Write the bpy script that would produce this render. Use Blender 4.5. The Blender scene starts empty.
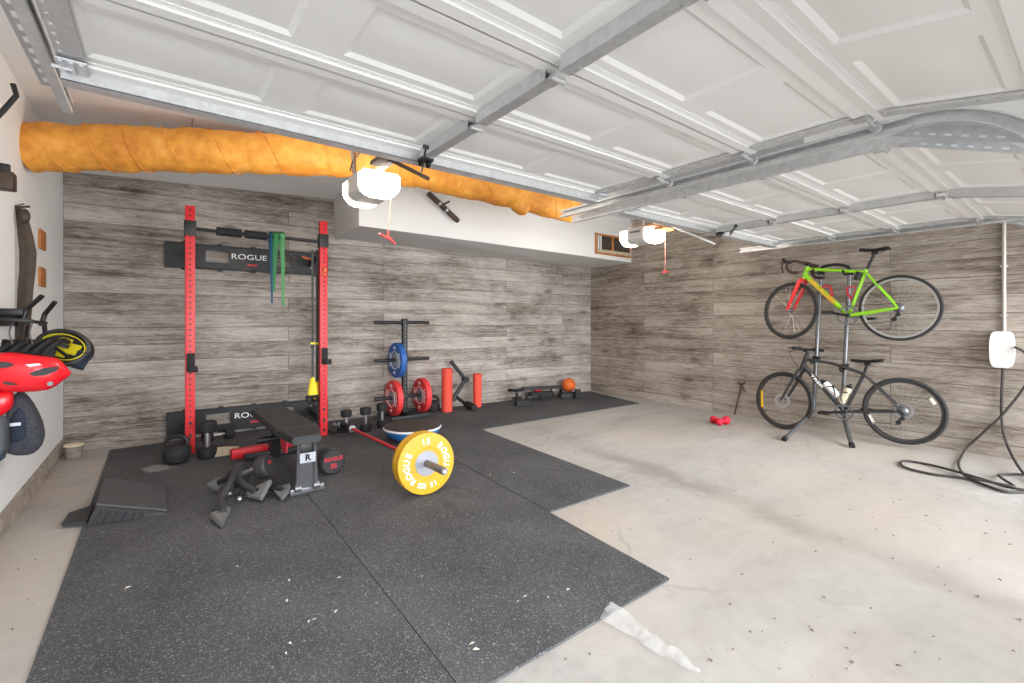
import bpy, bmesh, math, random
from mathutils import Vector as V, Matrix as M
random.seed(7)
sc = bpy.context.scene
COL = sc.collection

# ------------------------------------------------------------------ camera, daylight, exposure
FPX, HOR, YAW, CAMZ = 458.0, 321.0, math.radians(37.5), 1.25
cd = bpy.data.cameras.new('camera')
cd.sensor_width = 36.0
cd.lens = FPX / 1024 * 36.0
cd.shift_y = (HOR - 341.5) / 1024
cd.clip_start = 0.02
cam = bpy.data.objects.new('camera', cd)
cam.location = (0, 0, CAMZ)
cam.rotation_euler = (math.pi / 2, 0, -YAW)
COL.objects.link(cam)
sc.camera = cam

world = bpy.data.worlds.new('daylight')
sc.world = world
world.use_nodes = True
bg = world.node_tree.nodes['Background']
bg.inputs['Color'].default_value = (0.92, 0.965, 1.0, 1)
bg.inputs['Strength'].default_value = 1.6

sun_d = bpy.data.lights.new('low_daylight', 'SUN')
sun_d.energy = 7.5
sun_d.angle = math.radians(70)
sun_d.color = (0.94, 0.975, 1.0)
sun = bpy.data.objects.new('low_daylight', sun_d)
sun.rotation_euler = (math.radians(80), 0, math.radians(-2))
sun.location = (2, -6, 4)
COL.objects.link(sun)

sc.view_settings.view_transform = 'Standard'
sc.view_settings.look = 'None'
sc.view_settings.exposure = 0.68
sc.view_settings.gamma = 1.0
sc.view_settings.use_curve_mapping = False
sc.cycles.max_bounces = 12
sc.cycles.diffuse_bounces = 8
sc.cycles.use_denoising = True
sc.cycles.sample_clamp_indirect = 8.0

# ------------------------------------------------------------------ measuring: photo pixel -> point in the room
def ray(x, y):
    a = (x - 512) / FPX
    return V((math.sin(YAW) + a * math.cos(YAW), math.cos(YAW) - a * math.sin(YAW), -(y - HOR) / FPX))
CP = V((0, 0, CAMZ))
def fl(x, y, z=0.0):
    r = ray(x, y)
    return CP + r * ((z - CAMZ) / r.z)
def pln(x, y, p, n):
    r = ray(x, y)
    return CP + r * (n.dot(V(p) - CP) / n.dot(r))
BWA, BWB = V((-.738, 6.075, 0)), V((6.1, 5.64, 0))
BWD = (BWB - BWA).normalized()
BWN = V((BWD.y, -BWD.x, 0))           # points into the room
def bw(x, y, o=0.0): return pln(x, y, BWA + BWN * o, BWN)
def xp(x, y, X): return pln(x, y, (X, 0, 0), V((1, 0, 0)))
def yp(x, y, Y): return pln(x, y, (0, Y, 0), V((0, 1, 0)))
X_, Y_, Z_ = V((1, 0, 0)), V((0, 1, 0)), V((0, 0, 1))

# ------------------------------------------------------------------ materials
def lin(c):
    return tuple(((v / 255) / 12.92 if v / 255 <= 0.04045 else ((v / 255 + 0.055) / 1.055) ** 2.4) for v in c) + (1,)
def newmat(name):
    m = bpy.data.materials.new(name)
    m.use_nodes = True
    nt = m.node_tree
    return m, nt, nt.nodes['Principled BSDF']
def N(nt, t, **kw):
    n = nt.nodes.new(t)
    for k, v in kw.items():
        setattr(n, k, v)
    return n
def mixcol(nt, fac, a, b, mode='MIX'):
    n = N(nt, 'ShaderNodeMix', data_type='RGBA', blend_type=mode)
    for i, v in ((0, fac), (6, a), (7, b)):
        if hasattr(v, 'links') or hasattr(v, 'is_linked'):
            nt.links.new(v, n.inputs[i])
        else:
            n.inputs[i].default_value = v
    return n.outputs[2]
def ramp(nt, src, stops):
    r = N(nt, 'ShaderNodeValToRGB')
    e = r.color_ramp.elements
    while len(e) < len(stops): e.new(0.5)
    for k, (p, c) in enumerate(stops):
        e[k].position = p
        e[k].color = c if len(c) == 4 else tuple(c) + (1,)
    nt.links.new(src, r.inputs[0])
    return r.outputs[0]
def noise(nt, vec, scale, detail=4, rough=.55, dist=0.0):
    n = N(nt, 'ShaderNodeTexNoise')
    n.inputs['Scale'].default_value = scale
    n.inputs['Detail'].default_value = detail
    n.inputs['Roughness'].default_value = rough
    n.inputs['Distortion'].default_value = dist
    if vec is not None: nt.links.new(vec, n.inputs['Vector'])
    return n.outputs[0]
def mapping(nt, kind='Object', scale=(1, 1, 1), loc=(0, 0, 0)):
    t = N(nt, 'ShaderNodeTexCoord')
    mp = N(nt, 'ShaderNodeMapping')
    mp.inputs['Scale'].default_value = scale
    mp.inputs['Location'].default_value = loc
    nt.links.new(t.outputs[kind], mp.inputs[0])
    return mp.outputs[0]
def math_(nt, op, a, b=None):
    n = N(nt, 'ShaderNodeMath', operation=op)
    for i, v in ((0, a), (1, b)):
        if v is None: continue
        if hasattr(v, 'is_linked'): nt.links.new(v, n.inputs[i])
        else: n.inputs[i].default_value = v
    return n.outputs[0]
def bump(nt, bsdf, h, strength=.2, dist=.01):
    b = N(nt, 'ShaderNodeBump')
    b.inputs['Strength'].default_value = strength
    b.inputs['Distance'].default_value = dist
    nt.links.new(h, b.inputs['Height'])
    nt.links.new(b.outputs[0], bsdf.inputs['Normal'])
def plain(name, rgb, rough=.5, metal=0.0, var=.10, scale=14.0, bmp=0.0, emit=None):
    m, nt, b = newmat(name)
    c = lin(rgb)
    v = mapping(nt)
    f = noise(nt, v, scale, 3)
    lo = tuple(x * (1 - var) for x in c[:3]) + (1,)
    hi = tuple(min(1, x * (1 + var)) for x in c[:3]) + (1,)
    nt.links.new(ramp(nt, f, [(.3, lo), (.7, hi)]), b.inputs['Base Color'])
    b.inputs['Roughness'].default_value = rough
    b.inputs['Metallic'].default_value = metal
    if bmp: bump(nt, b, noise(nt, v, scale * 6, 2), bmp, .003)
    if emit:
        b.inputs['Emission Color'].default_value = lin(rgb)
        b.inputs['Emission Strength'].default_value = emit
    return m

def board_concrete(name, warm):
    m, nt, b = newmat(name)
    uv = mapping(nt, 'UV')
    br = N(nt, 'ShaderNodeTexBrick')
    br.offset = .37; br.offset_frequency = 2; br.squash = 1.0
    for k, v in (('Scale', 1.0), ('Mortar Size', .0045), ('Mortar Smooth', .3), ('Bias', 0.0), ('Brick Width', 3.1), ('Row Height', .172)):
        br.inputs[k].default_value = v
    br.inputs['Color1'].default_value = (0, 0, 0, 1)
    br.inputs['Color2'].default_value = (1, 1, 1, 1)
    br.inputs['Mortar'].default_value = (.4, .4, .4, 1)
    nt.links.new(uv, br.inputs['Vector'])
    # every board its own grain: shift the grain by the board's random tone
    sep = N(nt, 'ShaderNodeSeparateXYZ'); nt.links.new(uv, sep.inputs[0])
    tone = N(nt, 'ShaderNodeRGBToBW'); nt.links.new(br.outputs['Color'], tone.inputs[0])
    cmb = N(nt, 'ShaderNodeCombineXYZ')
    nt.links.new(math_(nt, 'ADD', math_(nt, 'MULTIPLY', sep.outputs[0], .9), math_(nt, 'MULTIPLY', tone.outputs[0], 17.0)), cmb.inputs[0])
    nt.links.new(math_(nt, 'MULTIPLY', sep.outputs[1], 21.0), cmb.inputs[1])
    grain = noise(nt, cmb.outputs[0], 1.3, 8, .70, 1.1)
    cmb2 = N(nt, 'ShaderNodeCombineXYZ')
    nt.links.new(math_(nt, 'ADD', math_(nt, 'MULTIPLY', sep.outputs[0], .55), math_(nt, 'MULTIPLY', tone.outputs[0], 9.0)), cmb2.inputs[0])
    nt.links.new(math_(nt, 'MULTIPLY', sep.outputs[1], 3.6), cmb2.inputs[1])
    streak = noise(nt, cmb2.outputs[0], 1.0, 4, .6, .5)
    blotch = noise(nt, uv, 1.3, 5, .6, .3)
    cmb3 = N(nt, 'ShaderNodeCombineXYZ')
    nt.links.new(math_(nt, 'ADD', math_(nt, 'MULTIPLY', sep.outputs[0], 5.0), math_(nt, 'MULTIPLY', tone.outputs[0], 31.0)), cmb3.inputs[0])
    nt.links.new(math_(nt, 'MULTIPLY', sep.outputs[1], 46.0), cmb3.inputs[1])
    fine = noise(nt, cmb3.outputs[0], 1.0, 6, .7, 1.6)
    s = math_(nt, 'ADD', math_(nt, 'MULTIPLY', tone.outputs[0], .05), math_(nt, 'ADD', math_(nt, 'MULTIPLY', grain, .30), math_(nt, 'MULTIPLY', fine, .40)))
    s = math_(nt, 'ADD', s, math_(nt, 'MULTIPLY', streak, .30))
    s = math_(nt, 'ADD', s, math_(nt, 'MULTIPLY', blotch, .26))
    a, bb, c, d = [lin(t) for t in ((64, 56, 50), (128, 119, 111), (162, 154, 147), (197, 190, 184))]
    if warm:
        a, bb, c, d = [lin(t) for t in ((68, 57, 49), (128, 116, 106), (160, 149, 138), (190, 181, 172))]
    col = ramp(nt, s, [(.515, a), (.60, bb), (.675, c), (.80, d)])
    # knots
    mp2 = N(nt, 'ShaderNodeMapping'); mp2.inputs['Scale'].default_value = (1.5, 4.2, 1)
    nt.links.new(uv, mp2.inputs[0])
    vo = N(nt, 'ShaderNodeTexVoronoi'); vo.inputs['Scale'].default_value = 1.0
    mixv = N(nt, 'ShaderNodeVectorMath', operation='ADD')
    dn = N(nt, 'ShaderNodeTexNoise'); dn.inputs['Scale'].default_value = 4.0
    nt.links.new(uv, dn.inputs['Vector'])
    sc_ = N(nt, 'ShaderNodeVectorMath', operation='SCALE'); sc_.inputs['Scale'].default_value = .35
    nt.links.new(dn.outputs['Color'], sc_.inputs[0])
    nt.links.new(mp2.outputs[0], mixv.inputs[0]); nt.links.new(sc_.outputs[0], mixv.inputs[1])
    nt.links.new(mixv.outputs[0], vo.inputs['Vector'])
    kn = ramp(nt, vo.outputs['Distance'], [(.05, (1, 1, 1)), (.20, (0, 0, 0))])
    col = mixcol(nt, math_(nt, 'MULTIPLY', kn, .62), col, lin((66, 55, 46)))
    # board joints
    col = mixcol(nt, math_(nt, 'MULTIPLY', br.outputs['Fac'], math_(nt, 'MULTIPLY', streak, 1.1)), col, lin((64, 57, 51)))
    nt.links.new(col, b.inputs['Base Color'])
    b.inputs['Roughness'].default_value = .88
    h = math_(nt, 'SUBTRACT', math_(nt, 'MULTIPLY', grain, .6), math_(nt, 'MULTIPLY', br.outputs['Fac'], .8))
    bump(nt, b, h, .35, .012)
    return m

_a, _b = fl(700, 488), fl(985, 592)
_d = (_b - _a).normalized()
STAIN = (-_d.y, _d.x, _d.y * _a.x - _d.x * _a.y)
def floor_concrete():
    m, nt, b = newmat('worn_concrete')
    ob = mapping(nt)
    big = noise(nt, ob, .55, 5, .6, .4)
    st = noise(nt, mapping(nt, 'Object', (.5, 2.6, 1), (3, 1, 0)), .8, 5, .6, .6)
    fine = noise(nt, ob, 9, 6, .65)
    s = math_(nt, 'ADD', math_(nt, 'MULTIPLY', big, .45), math_(nt, 'MULTIPLY', fine, .25))
    s = math_(nt, 'ADD', s, math_(nt, 'MULTIPLY', st, .35))
    col = ramp(nt, s, [(.36, lin((137, 132, 127))), (.48, lin((163, 159, 155))), (.58, lin((176, 173, 169))), (.7, lin((191, 188, 184)))])
    warmth = noise(nt, mapping(nt, 'Object', (1, 1, 1), (9, 4, 0)), .45, 3, .5)
    col = mixcol(nt, ramp(nt, warmth, [(.42, (0, 0, 0)), (.66, (.75, .75, .75))]), col, lin((180, 168, 156)))
    # old dark drag stain across the slab, with a ragged edge
    sx = N(nt, 'ShaderNodeSeparateXYZ'); nt.links.new(ob, sx.inputs[0])
    dl = math_(nt, 'ADD', math_(nt, 'ADD', math_(nt, 'MULTIPLY', sx.outputs[0], STAIN[0]), math_(nt, 'MULTIPLY', sx.outputs[1], STAIN[1])), STAIN[2])
    dl = math_(nt, 'ABSOLUTE', math_(nt, 'ADD', dl, math_(nt, 'MULTIPLY', math_(nt, 'SUBTRACT', noise(nt, ob, 2.2, 5, .6), .5), .5)))
    band = ramp(nt, dl, [(.03, (.55, .55, .55)), (.20, (0, 0, 0))])
    band = math_(nt, 'MULTIPLY', band, ramp(nt, noise(nt, ob, .7, 3), [(.38, (.15, .15, .15)), (.6, (1, 1, 1))]))
    col = mixcol(nt, band, col, lin((128, 120, 112)))
    vo = N(nt, 'ShaderNodeTexVoronoi', feature='DISTANCE_TO_EDGE'); vo.inputs['Scale'].default_value = .42
    wob = N(nt, 'ShaderNodeVectorMath', operation='ADD')
    dn = N(nt, 'ShaderNodeTexNoise'); dn.inputs['Scale'].default_value = 2.2; dn.inputs['Detail'].default_value = 6
    nt.links.new(ob, dn.inputs['Vector'])
    s2 = N(nt, 'ShaderNodeVectorMath', operation='SCALE'); s2.inputs['Scale'].default_value = .35
    nt.links.new(dn.outputs['Color'], s2.inputs[0])
    nt.links.new(ob, wob.inputs[0]); nt.links.new(s2.outputs[0], wob.inputs[1])
    nt.links.new(wob.outputs[0], vo.inputs['Vector'])
    cr = ramp(nt, vo.outputs['Distance'], [(.0, (1, 1, 1)), (.006, (0, 0, 0))])
    crm = math_(nt, 'MULTIPLY', cr, ramp(nt, noise(nt, ob, 1.1, 2), [(.5, (0, 0, 0)), (.62, (.28, .28, .28))]))
    col = mixcol(nt, crm, col, lin((104, 96, 90)))
    sp = ramp(nt, noise(nt, ob, 46, 2, .5), [(.70, (0, 0, 0)), (.76, (.6, .6, .6))])
    col = mixcol(nt, sp, col, lin((120, 110, 101)))
    nt.links.new(col, b.inputs['Base Color'])
    b.inputs['Roughness'].default_value = .82
    bump(nt, b, fine, .12, .006)
    return m

def rubber(smudge=False):
    m, nt, b = newmat('speckled_rubber')
    ob = mapping(nt)
    s1 = ramp(nt, noise(nt, ob, 150, 2, .6), [(.55, (0, 0, 0)), (.68, (1, 1, 1))])
    s2 = ramp(nt, noise(nt, ob, 62, 3, .7), [(.62, (0, 0, 0)), (.72, (1, 1, 1))])
    base = ramp(nt, noise(nt, ob, 1.6, 5, .6), [(.3, lin((62, 62, 64))), (.7, lin((84, 84, 86)))])
    col = mixcol(nt, math_(nt, 'MULTIPLY', s1, .55), base, lin((146, 146, 148)))
    col = mixcol(nt, math_(nt, 'MULTIPLY', s2, .6), col, lin((172, 172, 174)))
    # pale chalk smudge left by the rack
    gm = mapping(nt, 'Object', (2.2, 3.4, 1), (.50, -4.55, 0) if smudge else (90, 90, 0))
    ln = N(nt, 'ShaderNodeVectorMath', operation='LENGTH'); nt.links.new(gm, ln.inputs[0])
    k = math_(nt, 'ADD', ln.outputs['Value'], math_(nt, 'MULTIPLY', noise(nt, ob, 5, 4, .6), 1.3))
    col = mixcol(nt, ramp(nt, k, [(.85, (.55, .55, .55)), (1.45, (0, 0, 0))]), col, lin((165, 164, 162)))
    nt.links.new(col, b.inputs['Base Color'])
    b.inputs['Roughness'].default_value = .9
    b.inputs['Specular IOR Level'].default_value = .25
    bump(nt, b, noise(nt, ob, 90, 2), .25, .004)
    return m

def galvanized(name='galvanized_steel', rgb=(205, 206, 207), rough=.42):
    m, nt, b = newmat(name)
    ob = mapping(nt)
    vo = N(nt, 'ShaderNodeTexVoronoi'); vo.inputs['Scale'].default_value = 40
    nt.links.new(ob, vo.inputs['Vector'])
    bwn = N(nt, 'ShaderNodeRGBToBW'); nt.links.new(vo.outputs['Color'], bwn.inputs[0])
    c = lin(rgb)
    nt.links.new(ramp(nt, bwn.outputs[0], [(.1, tuple(x * .9 for x in c[:3]) + (1,)), (.9, tuple(min(1, x * 1.05) for x in c[:3]) + (1,))]), b.inputs['Base Color'])
    b.inputs['Metallic'].default_value = .4
    b.inputs['Roughness'].default_value = rough
    return m

def duct_wrap():
    m, nt, b = newmat('orange_insulation_wrap')
    ob = mapping(nt)
    n1 = noise(nt, ob, 2.2, 6, .65, .6)
    n2 = noise(nt, ob, 13, 5, .6)
    s = math_(nt, 'ADD', math_(nt, 'MULTIPLY', n1, .65), math_(nt, 'MULTIPLY', n2, .35))
    nt.links.new(ramp(nt, s, [(.28, lin((150, 88, 26))), (.42, lin((206, 132, 44))), (.56, lin((232, 160, 62))), (.74, lin((243, 190, 104)))]), b.inputs['Base Color'])
    b.inputs['Roughness'].default_value = .62
    bump(nt, b, n2, .55, .02)
    return m

def clearfilm():
    m, nt, b = newmat('clear_plastic_film')
    ob = mapping(nt)
    b.inputs['Base Color'].default_value = (.80, .81, .82, 1)
    b.inputs['Roughness'].default_value = .25
    f = noise(nt, ob, 16, 4)
    nt.links.new(ramp(nt, f, [(.38, (.04, .04, .04)), (.62, (.22, .22, .22))]), b.inputs['Alpha'])
    return m

MT = dict(
    back=board_concrete('board_formed_concrete', False), right=board_concrete('board_formed_concrete_warm', True),
    floor=floor_concrete(), rubber=rubber(), rubber_chalk=rubber(True), galv=galvanized(), galv_dark=galvanized('dull_galvanized_steel', (182, 183, 185), .5),
    white=plain('white_wall_paint', (238, 240, 241), .75, 0, .02, 3), ceil=plain('white_ceiling_paint', (236, 238, 239), .8, 0, .02, 3),
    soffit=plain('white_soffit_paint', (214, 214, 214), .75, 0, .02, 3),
    door=plain('white_door_enamel', (232, 232, 231), .45, 0, .015, 4), curb=plain('bare_curb_concrete', (158, 148, 138), .9, 0, .25, 9, .4),
    duct=duct_wrap(), film=clearfilm(),
    black=plain('black_powder_coat', (24, 24, 26), .5, 0, .15), blackrub=plain('black_rubber', (27, 27, 29), .75, 0, .2, 30),
    dark=plain('dark_grey_plastic', (52, 52, 54), .6, 0, .12), red=plain('red_powder_coat', (214, 40, 48), .42, 0, .06),
    redbar=plain('red_bar_coating', (200, 36, 48), .4, 0, .06), vinyl=plain('charcoal_vinyl', (44, 45, 47), .55, 0, .12, 40, .15),
    chrome=plain('brushed_steel', (190, 190, 192), .28, .9, .06), greyst=plain('grey_steel', (120, 121, 124), .4, .7, .1),
    yellow=plain('yellow_bumper_rubber', (206, 154, 28), .5, 0, .05), blue=plain('blue_bumper_rubber', (38, 88, 160), .55, 0, .08),
    redpl=plain('red_bumper_rubber', (212, 52, 56), .55, 0, .08), wlet=plain('white_lettering', (240, 240, 238), .6, 0, .02),
    rlet=plain('red_lettering', (205, 52, 62), .6, 0, .03), hub=plain('grey_plate_hub', (150, 152, 160), .4, .4, .06),
    coral=plain('coral_foam', (216, 76, 58), .75, 0, .06, 40, .15), bosu=plain('blue_vinyl_dome', (44, 118, 192), .4, 0, .06),
    wstripe=plain('pale_rim', (214, 216, 220), .5, 0, .04), boardtop=plain('dark_platform_top', (58, 50, 46), .6, 0, .25, 8),
    green=plain('green_latex', (64, 158, 92), .55, 0, .08), lgreen=plain('pale_green_latex', (104, 186, 124), .55, 0, .08),
    teal=plain('blue_latex', (24, 98, 140), .55, 0, .08), trxy=plain('yellow_webbing', (232, 208, 30), .6, 0, .08),
    orange=plain('basketball_orange', (226, 104, 34), .6, 0, .08, 60, .3), strap=plain('brown_webbing', (104, 92, 82), .85, 0, .15, 30),
    oranget=plain('orange_tag', (222, 116, 60), .6), helm=plain('glossy_red_shell', (228, 30, 42), .22, 0, .04),
    bag=plain('dark_mesh_nylon', (58, 61, 68), .8, 0, .35, 90, .4), navy=plain('navy_fabric', (34, 44, 60), .8, 0, .2),
    greyfab=plain('slate_grey_fabric', (78, 82, 90), .85, 0, .12, 40), mips=plain('yellow_liner', (214, 196, 28), .55),
    wood=plain('orange_wood', (176, 110, 52), .6, 0, .2, 9), rail=plain('pale_rail', (206, 180, 146), .5, .3, .1),
    bronze=plain('dark_bronze_metal', (72, 58, 48), .5, .4, .12), tan=plain('tan_pot_lid', (214, 196, 168), .8, 0, .08),
    pot=plain('weathered_grey_pot', (132, 124, 114), .9, 0, .2, 20), lime=plain('lime_green_paint', (146, 212, 30), .3, 0, .04),
    bikeblk=plain('matte_black_frame', (56, 56, 58), .45, .2, .08), tire=plain('tire_rubber', (44, 43, 44), .8, 0, .12),
    rimblk=plain('black_rim', (66, 62, 60), .45, .3, .1), rimsil=plain('silver_rim', (176, 174, 172), .35, .6, .06),
    forkred=plain('red_fork_paint', (224, 34, 40), .3, 0, .05), decal=plain('orange_decal', (240, 148, 40), .4),
    bottle=plain('translucent_white_bottle', (224, 224, 224), .35, 0, .03), bottle2=plain('cream_bottle', (206, 196, 170), .4, 0, .08),
    reflect=plain('yellow_reflector', (226, 180, 20), .3), wreflect=plain('white_reflector', (226, 222, 214), .3),
    evw=plain('white_charger_shell', (228, 226, 222), .4, 0, .02), conduit=plain('pale_conduit', (188, 180, 172), .5, .2, .05),
    cable=plain('dark_cable_rubber', (58, 54, 52), .65, 0, .1), cherry=plain('crimson_foam', (206, 22, 52), .55, 0, .1),
    iron=plain('rusty_iron', (92, 76, 66), .8, .3, .2), vent=plain('dark_vent_screen', (70, 60, 52), .9, 0, .3, 30),
    opener=plain('light_grey_opener_shell', (196, 194, 192), .5, 0, .03), badge=plain('dark_grey_badge', (110, 110, 112), .5),
    lens=plain('lit_opener_lens', (255, 243, 224), .4, 0, .01, 5, 0, 5.0), cord=plain('pink_cord', (214, 150, 132), .7),
    handle=plain('red_cord_handle', (196, 70, 66), .5), leaf=plain('dry_leaf', (110, 96, 82), .9, 0, .3, 60),
    chip=plain('pale_wood_chip', (204, 196, 180), .9, 0, .15, 60), beige=plain('beige_canvas', (178, 164, 140), .85, 0, .15, 30),
    label=plain('pale_grey_plate', (178, 182, 190), .5), wedge=plain('dark_grey_ramp_plastic', (72, 72, 74), .7, 0, .1, 50, .2),
    shoe=plain('pale_grey_pad', (104, 104, 104), .7, 0, .08, 60, .2),
)

# ------------------------------------------------------------------ mesh building
class MB:
    def __init__(s): s.bm = bmesh.new()
    def box(s, c, sz, R=None, bev=0.0):
        vs = bmesh.ops.create_cube(s.bm, size=1)['verts']
        for v in vs:
            p = V((v.co.x * sz[0], v.co.y * sz[1], v.co.z * sz[2]))
            v.co = (R @ p if R else p) + V(c)
        if bev:
            es = list({e for v in vs for e in v.link_edges})
            bmesh.ops.bevel(s.bm, geom=es, offset=bev, segments=2, affect='EDGES', profile=.6)
        return s
    def bar(s, p0, p1, w, h, up=None, bev=0.0):
        p0, p1 = V(p0), V(p1)
        d = p1 - p0; L = d.length; d.normalize()
        up = V(up) if up else (Z_ if abs(d.z) < .9 else Y_)
        side = d.cross(up).normalized(); u2 = side.cross(d)
        R = M((side, d, u2)).transposed()
        return s.box((p0 + p1) / 2, (w, L, h), R, bev)
    def tube(s, pts, r, n=10, closed=False, cap=True):
        pts = [V(p) for p in pts]; k = len(pts)
        rr = r if isinstance(r, (list, tuple)) else [r] * k
        tan = []
        for i in range(k):
            a = pts[(i - 1) % k] if closed or i > 0 else pts[i]
            b = pts[(i + 1) % k] if closed or i < k - 1 else pts[i]
            tan.append((b - a).normalized())
        nrm = tan[0].orthogonal().normalized(); rings = []
        for i in range(k):
            if i: nrm = (tan[i - 1].rotation_difference(tan[i]) @ nrm)
            nrm = (nrm - tan[i] * nrm.dot(tan[i])).normalized()
            bi = tan[i].cross(nrm)
            rings.append([s.bm.verts.new(pts[i] + (nrm * math.cos(2 * math.pi * j / n) + bi * math.sin(2 * math.pi * j / n)) * rr[i]) for j in range(n)])
        for i in range(k if closed else k - 1):
            A, B = rings[i], rings[(i + 1) % k]
            off = 0
            if closed and i == k - 1:
                off = min(range(n), key=lambda o: sum((A[j].co - B[(j + o) % n].co).length for j in range(n)))
            for j in range(n):
                s.bm.faces.new((A[j], A[(j + 1) % n], B[(j + 1 + off) % n], B[(j + off) % n]))
        if cap and not closed:
            s.bm.faces.new(list(reversed(rings[0]))); s.bm.faces.new(rings[-1])
        return s
    def cyl(s, p0, p1, r, r1=None, n=20): return s.tube([p0, p1], [r, r if r1 is None else r1], n)
    def lathe(s, prof, o, axis, n=32, sq=1.0, xdir=None, loop=False, caps=True):
        o, ax = V(o), V(axis).normalized()
        u = V(xdir).normalized() if xdir else ax.orthogonal().normalized()
        w = ax.cross(u); rings = []
        for r, h in prof:
            if r < 1e-6: rings.append([s.bm.verts.new(o + ax * h)])
            else: rings.append([s.bm.verts.new(o + ax * h + (u * math.cos(2 * math.pi * j / n) + w * math.sin(2 * math.pi * j / n) * sq) * r) for j in range(n)])
        pairs = list(zip(rings, rings[1:])) + ([(rings[-1], rings[0])] if loop else [])
        for A, B in pairs:
            for j in range(n):
                a = [A[j % len(A)], A[(j + 1) % len(A)], B[(j + 1) % len(B)], B[j % len(B)]]
                f = []
                for v in a:
                    if v not in f: f.append(v)
                if len(f) > 2: s.bm.faces.new(f)
        if not loop and caps:
            for R_, rev in ((rings[0], True), (rings[-1], False)):
                if len(R_) > 2: s.bm.faces.new(list(reversed(R_)) if rev else R_)
        return s
    def torus(s, c, axis, R, r, n=56, m=10):
        return s.lathe([(R + r * math.cos(2 * math.pi * j / m), r * math.sin(2 * math.pi * j / m)) for j in range(m)], c, axis, n, loop=True)
    def prism(s, poly, o, u, v, t, both=True):
        o, u, v = V(o), V(u), V(v)
        w = u.cross(v).normalized()
        d0 = w * (-t / 2 if both else 0); d1 = w * (t / 2 if both else t)
        A = [s.bm.verts.new(o + u * a + v * b + d0) for a, b in poly]
        B = [s.bm.verts.new(o + u * a + v * b + d1) for a, b in poly]
        k = len(A)
        s.bm.faces.new(list(reversed(A))); s.bm.faces.new(B)
        for i in range(k): s.bm.faces.new((A[i], A[(i + 1) % k], B[(i + 1) % k], B[i]))
        return s
    def slab(s, pts, dz):
        A = [s.bm.verts.new(V(p)) for p in pts]; B = [s.bm.verts.new(V(p) + V(dz)) for p in pts]; k = len(A)
        s.bm.faces.new(A); s.bm.faces.new(list(reversed(B)))
        for i in range(k): s.bm.faces.new((A[i], B[i], B[(i + 1) % k], A[(i + 1) % k]))
        return s
    def sph(s, c, r, R=None, seg=24, rng=14):
        r = r if isinstance(r, (tuple, list)) else (r, r, r)
        vs = bmesh.ops.create_uvsphere(s.bm, u_segments=seg, v_segments=rng, radius=1)['verts']
        for v in vs:
            p = V((v.co.x * r[0], v.co.y * r[1], v.co.z * r[2]))
            v.co = (R @ p if R else p) + V(c)
        return s
    def grid(s, rows):
        vv = [[s.bm.verts.new(V(p)) for p in r] for r in rows]
        for a, b in zip(vv, vv[1:]):
            for j in range(len(a) - 1): s.bm.faces.new((a[j], a[j + 1], b[j + 1], b[j]))
        return s
    def text(s, txt, size, o, u, v, depth=.003, fn=None, bold=.03):
        """Raised lettering centred on o; u runs along the line, v is up. fn bends (x, y) -> (a, b) in the u, v frame."""
        cu = bpy.data.curves.new('lettering', 'FONT')
        cu.body = txt; cu.size = size; cu.align_x = 'CENTER'; cu.align_y = 'CENTER'; cu.extrude = depth / 2
        cu.resolution_u = 3; cu.offset = size * bold
        ob = bpy.data.objects.new('lettering', cu); COL.objects.link(ob)
        dg = bpy.context.evaluated_depsgraph_get(); dg.update()
        me = bpy.data.meshes.new_from_object(ob.evaluated_get(dg))
        bpy.data.objects.remove(ob); bpy.data.curves.remove(cu)
        o, u, v = V(o), V(u).normalized(), V(v).normalized(); w = u.cross(v)
        tmp = [s.bm.verts.new(o) for _ in me.vertices]
        for t, q in zip(tmp, me.vertices):
            a, b = (fn(q.co.x, q.co.y) if fn else (q.co.x, q.co.y))
            t.co = o + u * a + v * b + w * (q.co.z + depth / 2)
        for p in me.polygons:
            try: s.bm.faces.new([tmp[i] for i in p.vertices])
            except ValueError: pass
        bpy.data.meshes.remove(me)
        return s
    def mark(s, i):
        for f in s.bm.faces:
            if not f.tag: f.material_index = i; f.tag = True
        return s
    def build(s, name, m, parent=None, org=None, smooth=35, uv=None, weld=False):
        o = V(org) if org is not None else V((0, 0, 0))
        if parent is not None and parent.get('_org') is not None: o = V(parent['_org'])
        if weld: bmesh.ops.remove_doubles(s.bm, verts=s.bm.verts, dist=1e-5)
        bmesh.ops.recalc_face_normals(s.bm, faces=s.bm.faces)
        if uv:
            L = s.bm.loops.layers.uv.new('UVMap')
            for f in s.bm.faces:
                for l in f.loops: l[L].uv = uv(l.vert.co)
        for v in s.bm.verts: v.co -= o
        me = bpy.data.meshes.new(name); s.bm.to_mesh(me); s.bm.free()
        if smooth:
            me.polygons.foreach_set('use_smooth', [True] * len(me.polygons))
            me.set_sharp_from_angle(angle=math.radians(smooth))
        for q in (m if isinstance(m, (list, tuple)) else [m]): me.materials.append(MT[q] if isinstance(q, str) else q)
        ob = bpy.data.objects.new(name, me); COL.objects.link(ob)
        if parent is not None:
            ob.parent = parent
            if parent.get('_org') is not None: ob['_org'] = parent['_org']
        else: ob.location = o
        if parent is None: ob['_org'] = tuple(o)
        return ob
def thing(name, label, cat, org=(0, 0, 0), group=None):
    o = bpy.data.objects.new(name, None); COL.objects.link(o)
    o.empty_display_size = .1
    o.location = V(org); o['_org'] = tuple(V(org)); o['label'] = label; o['category'] = cat
    if group: o['group'] = group
    return o
def tag(o, label, cat, group=None, kind=None):
    o['label'] = label; o['category'] = cat
    if group: o['group'] = group
    if kind: o['kind'] = kind
    return o
def struct(o):
    o['kind'] = 'structure'; return o
def copy_tree(o, parent=None):
    c = o.copy(); COL.objects.link(c); c.parent = parent
    for ch in [x for x in o.children]: copy_tree(ch, c)
    return c
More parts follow.
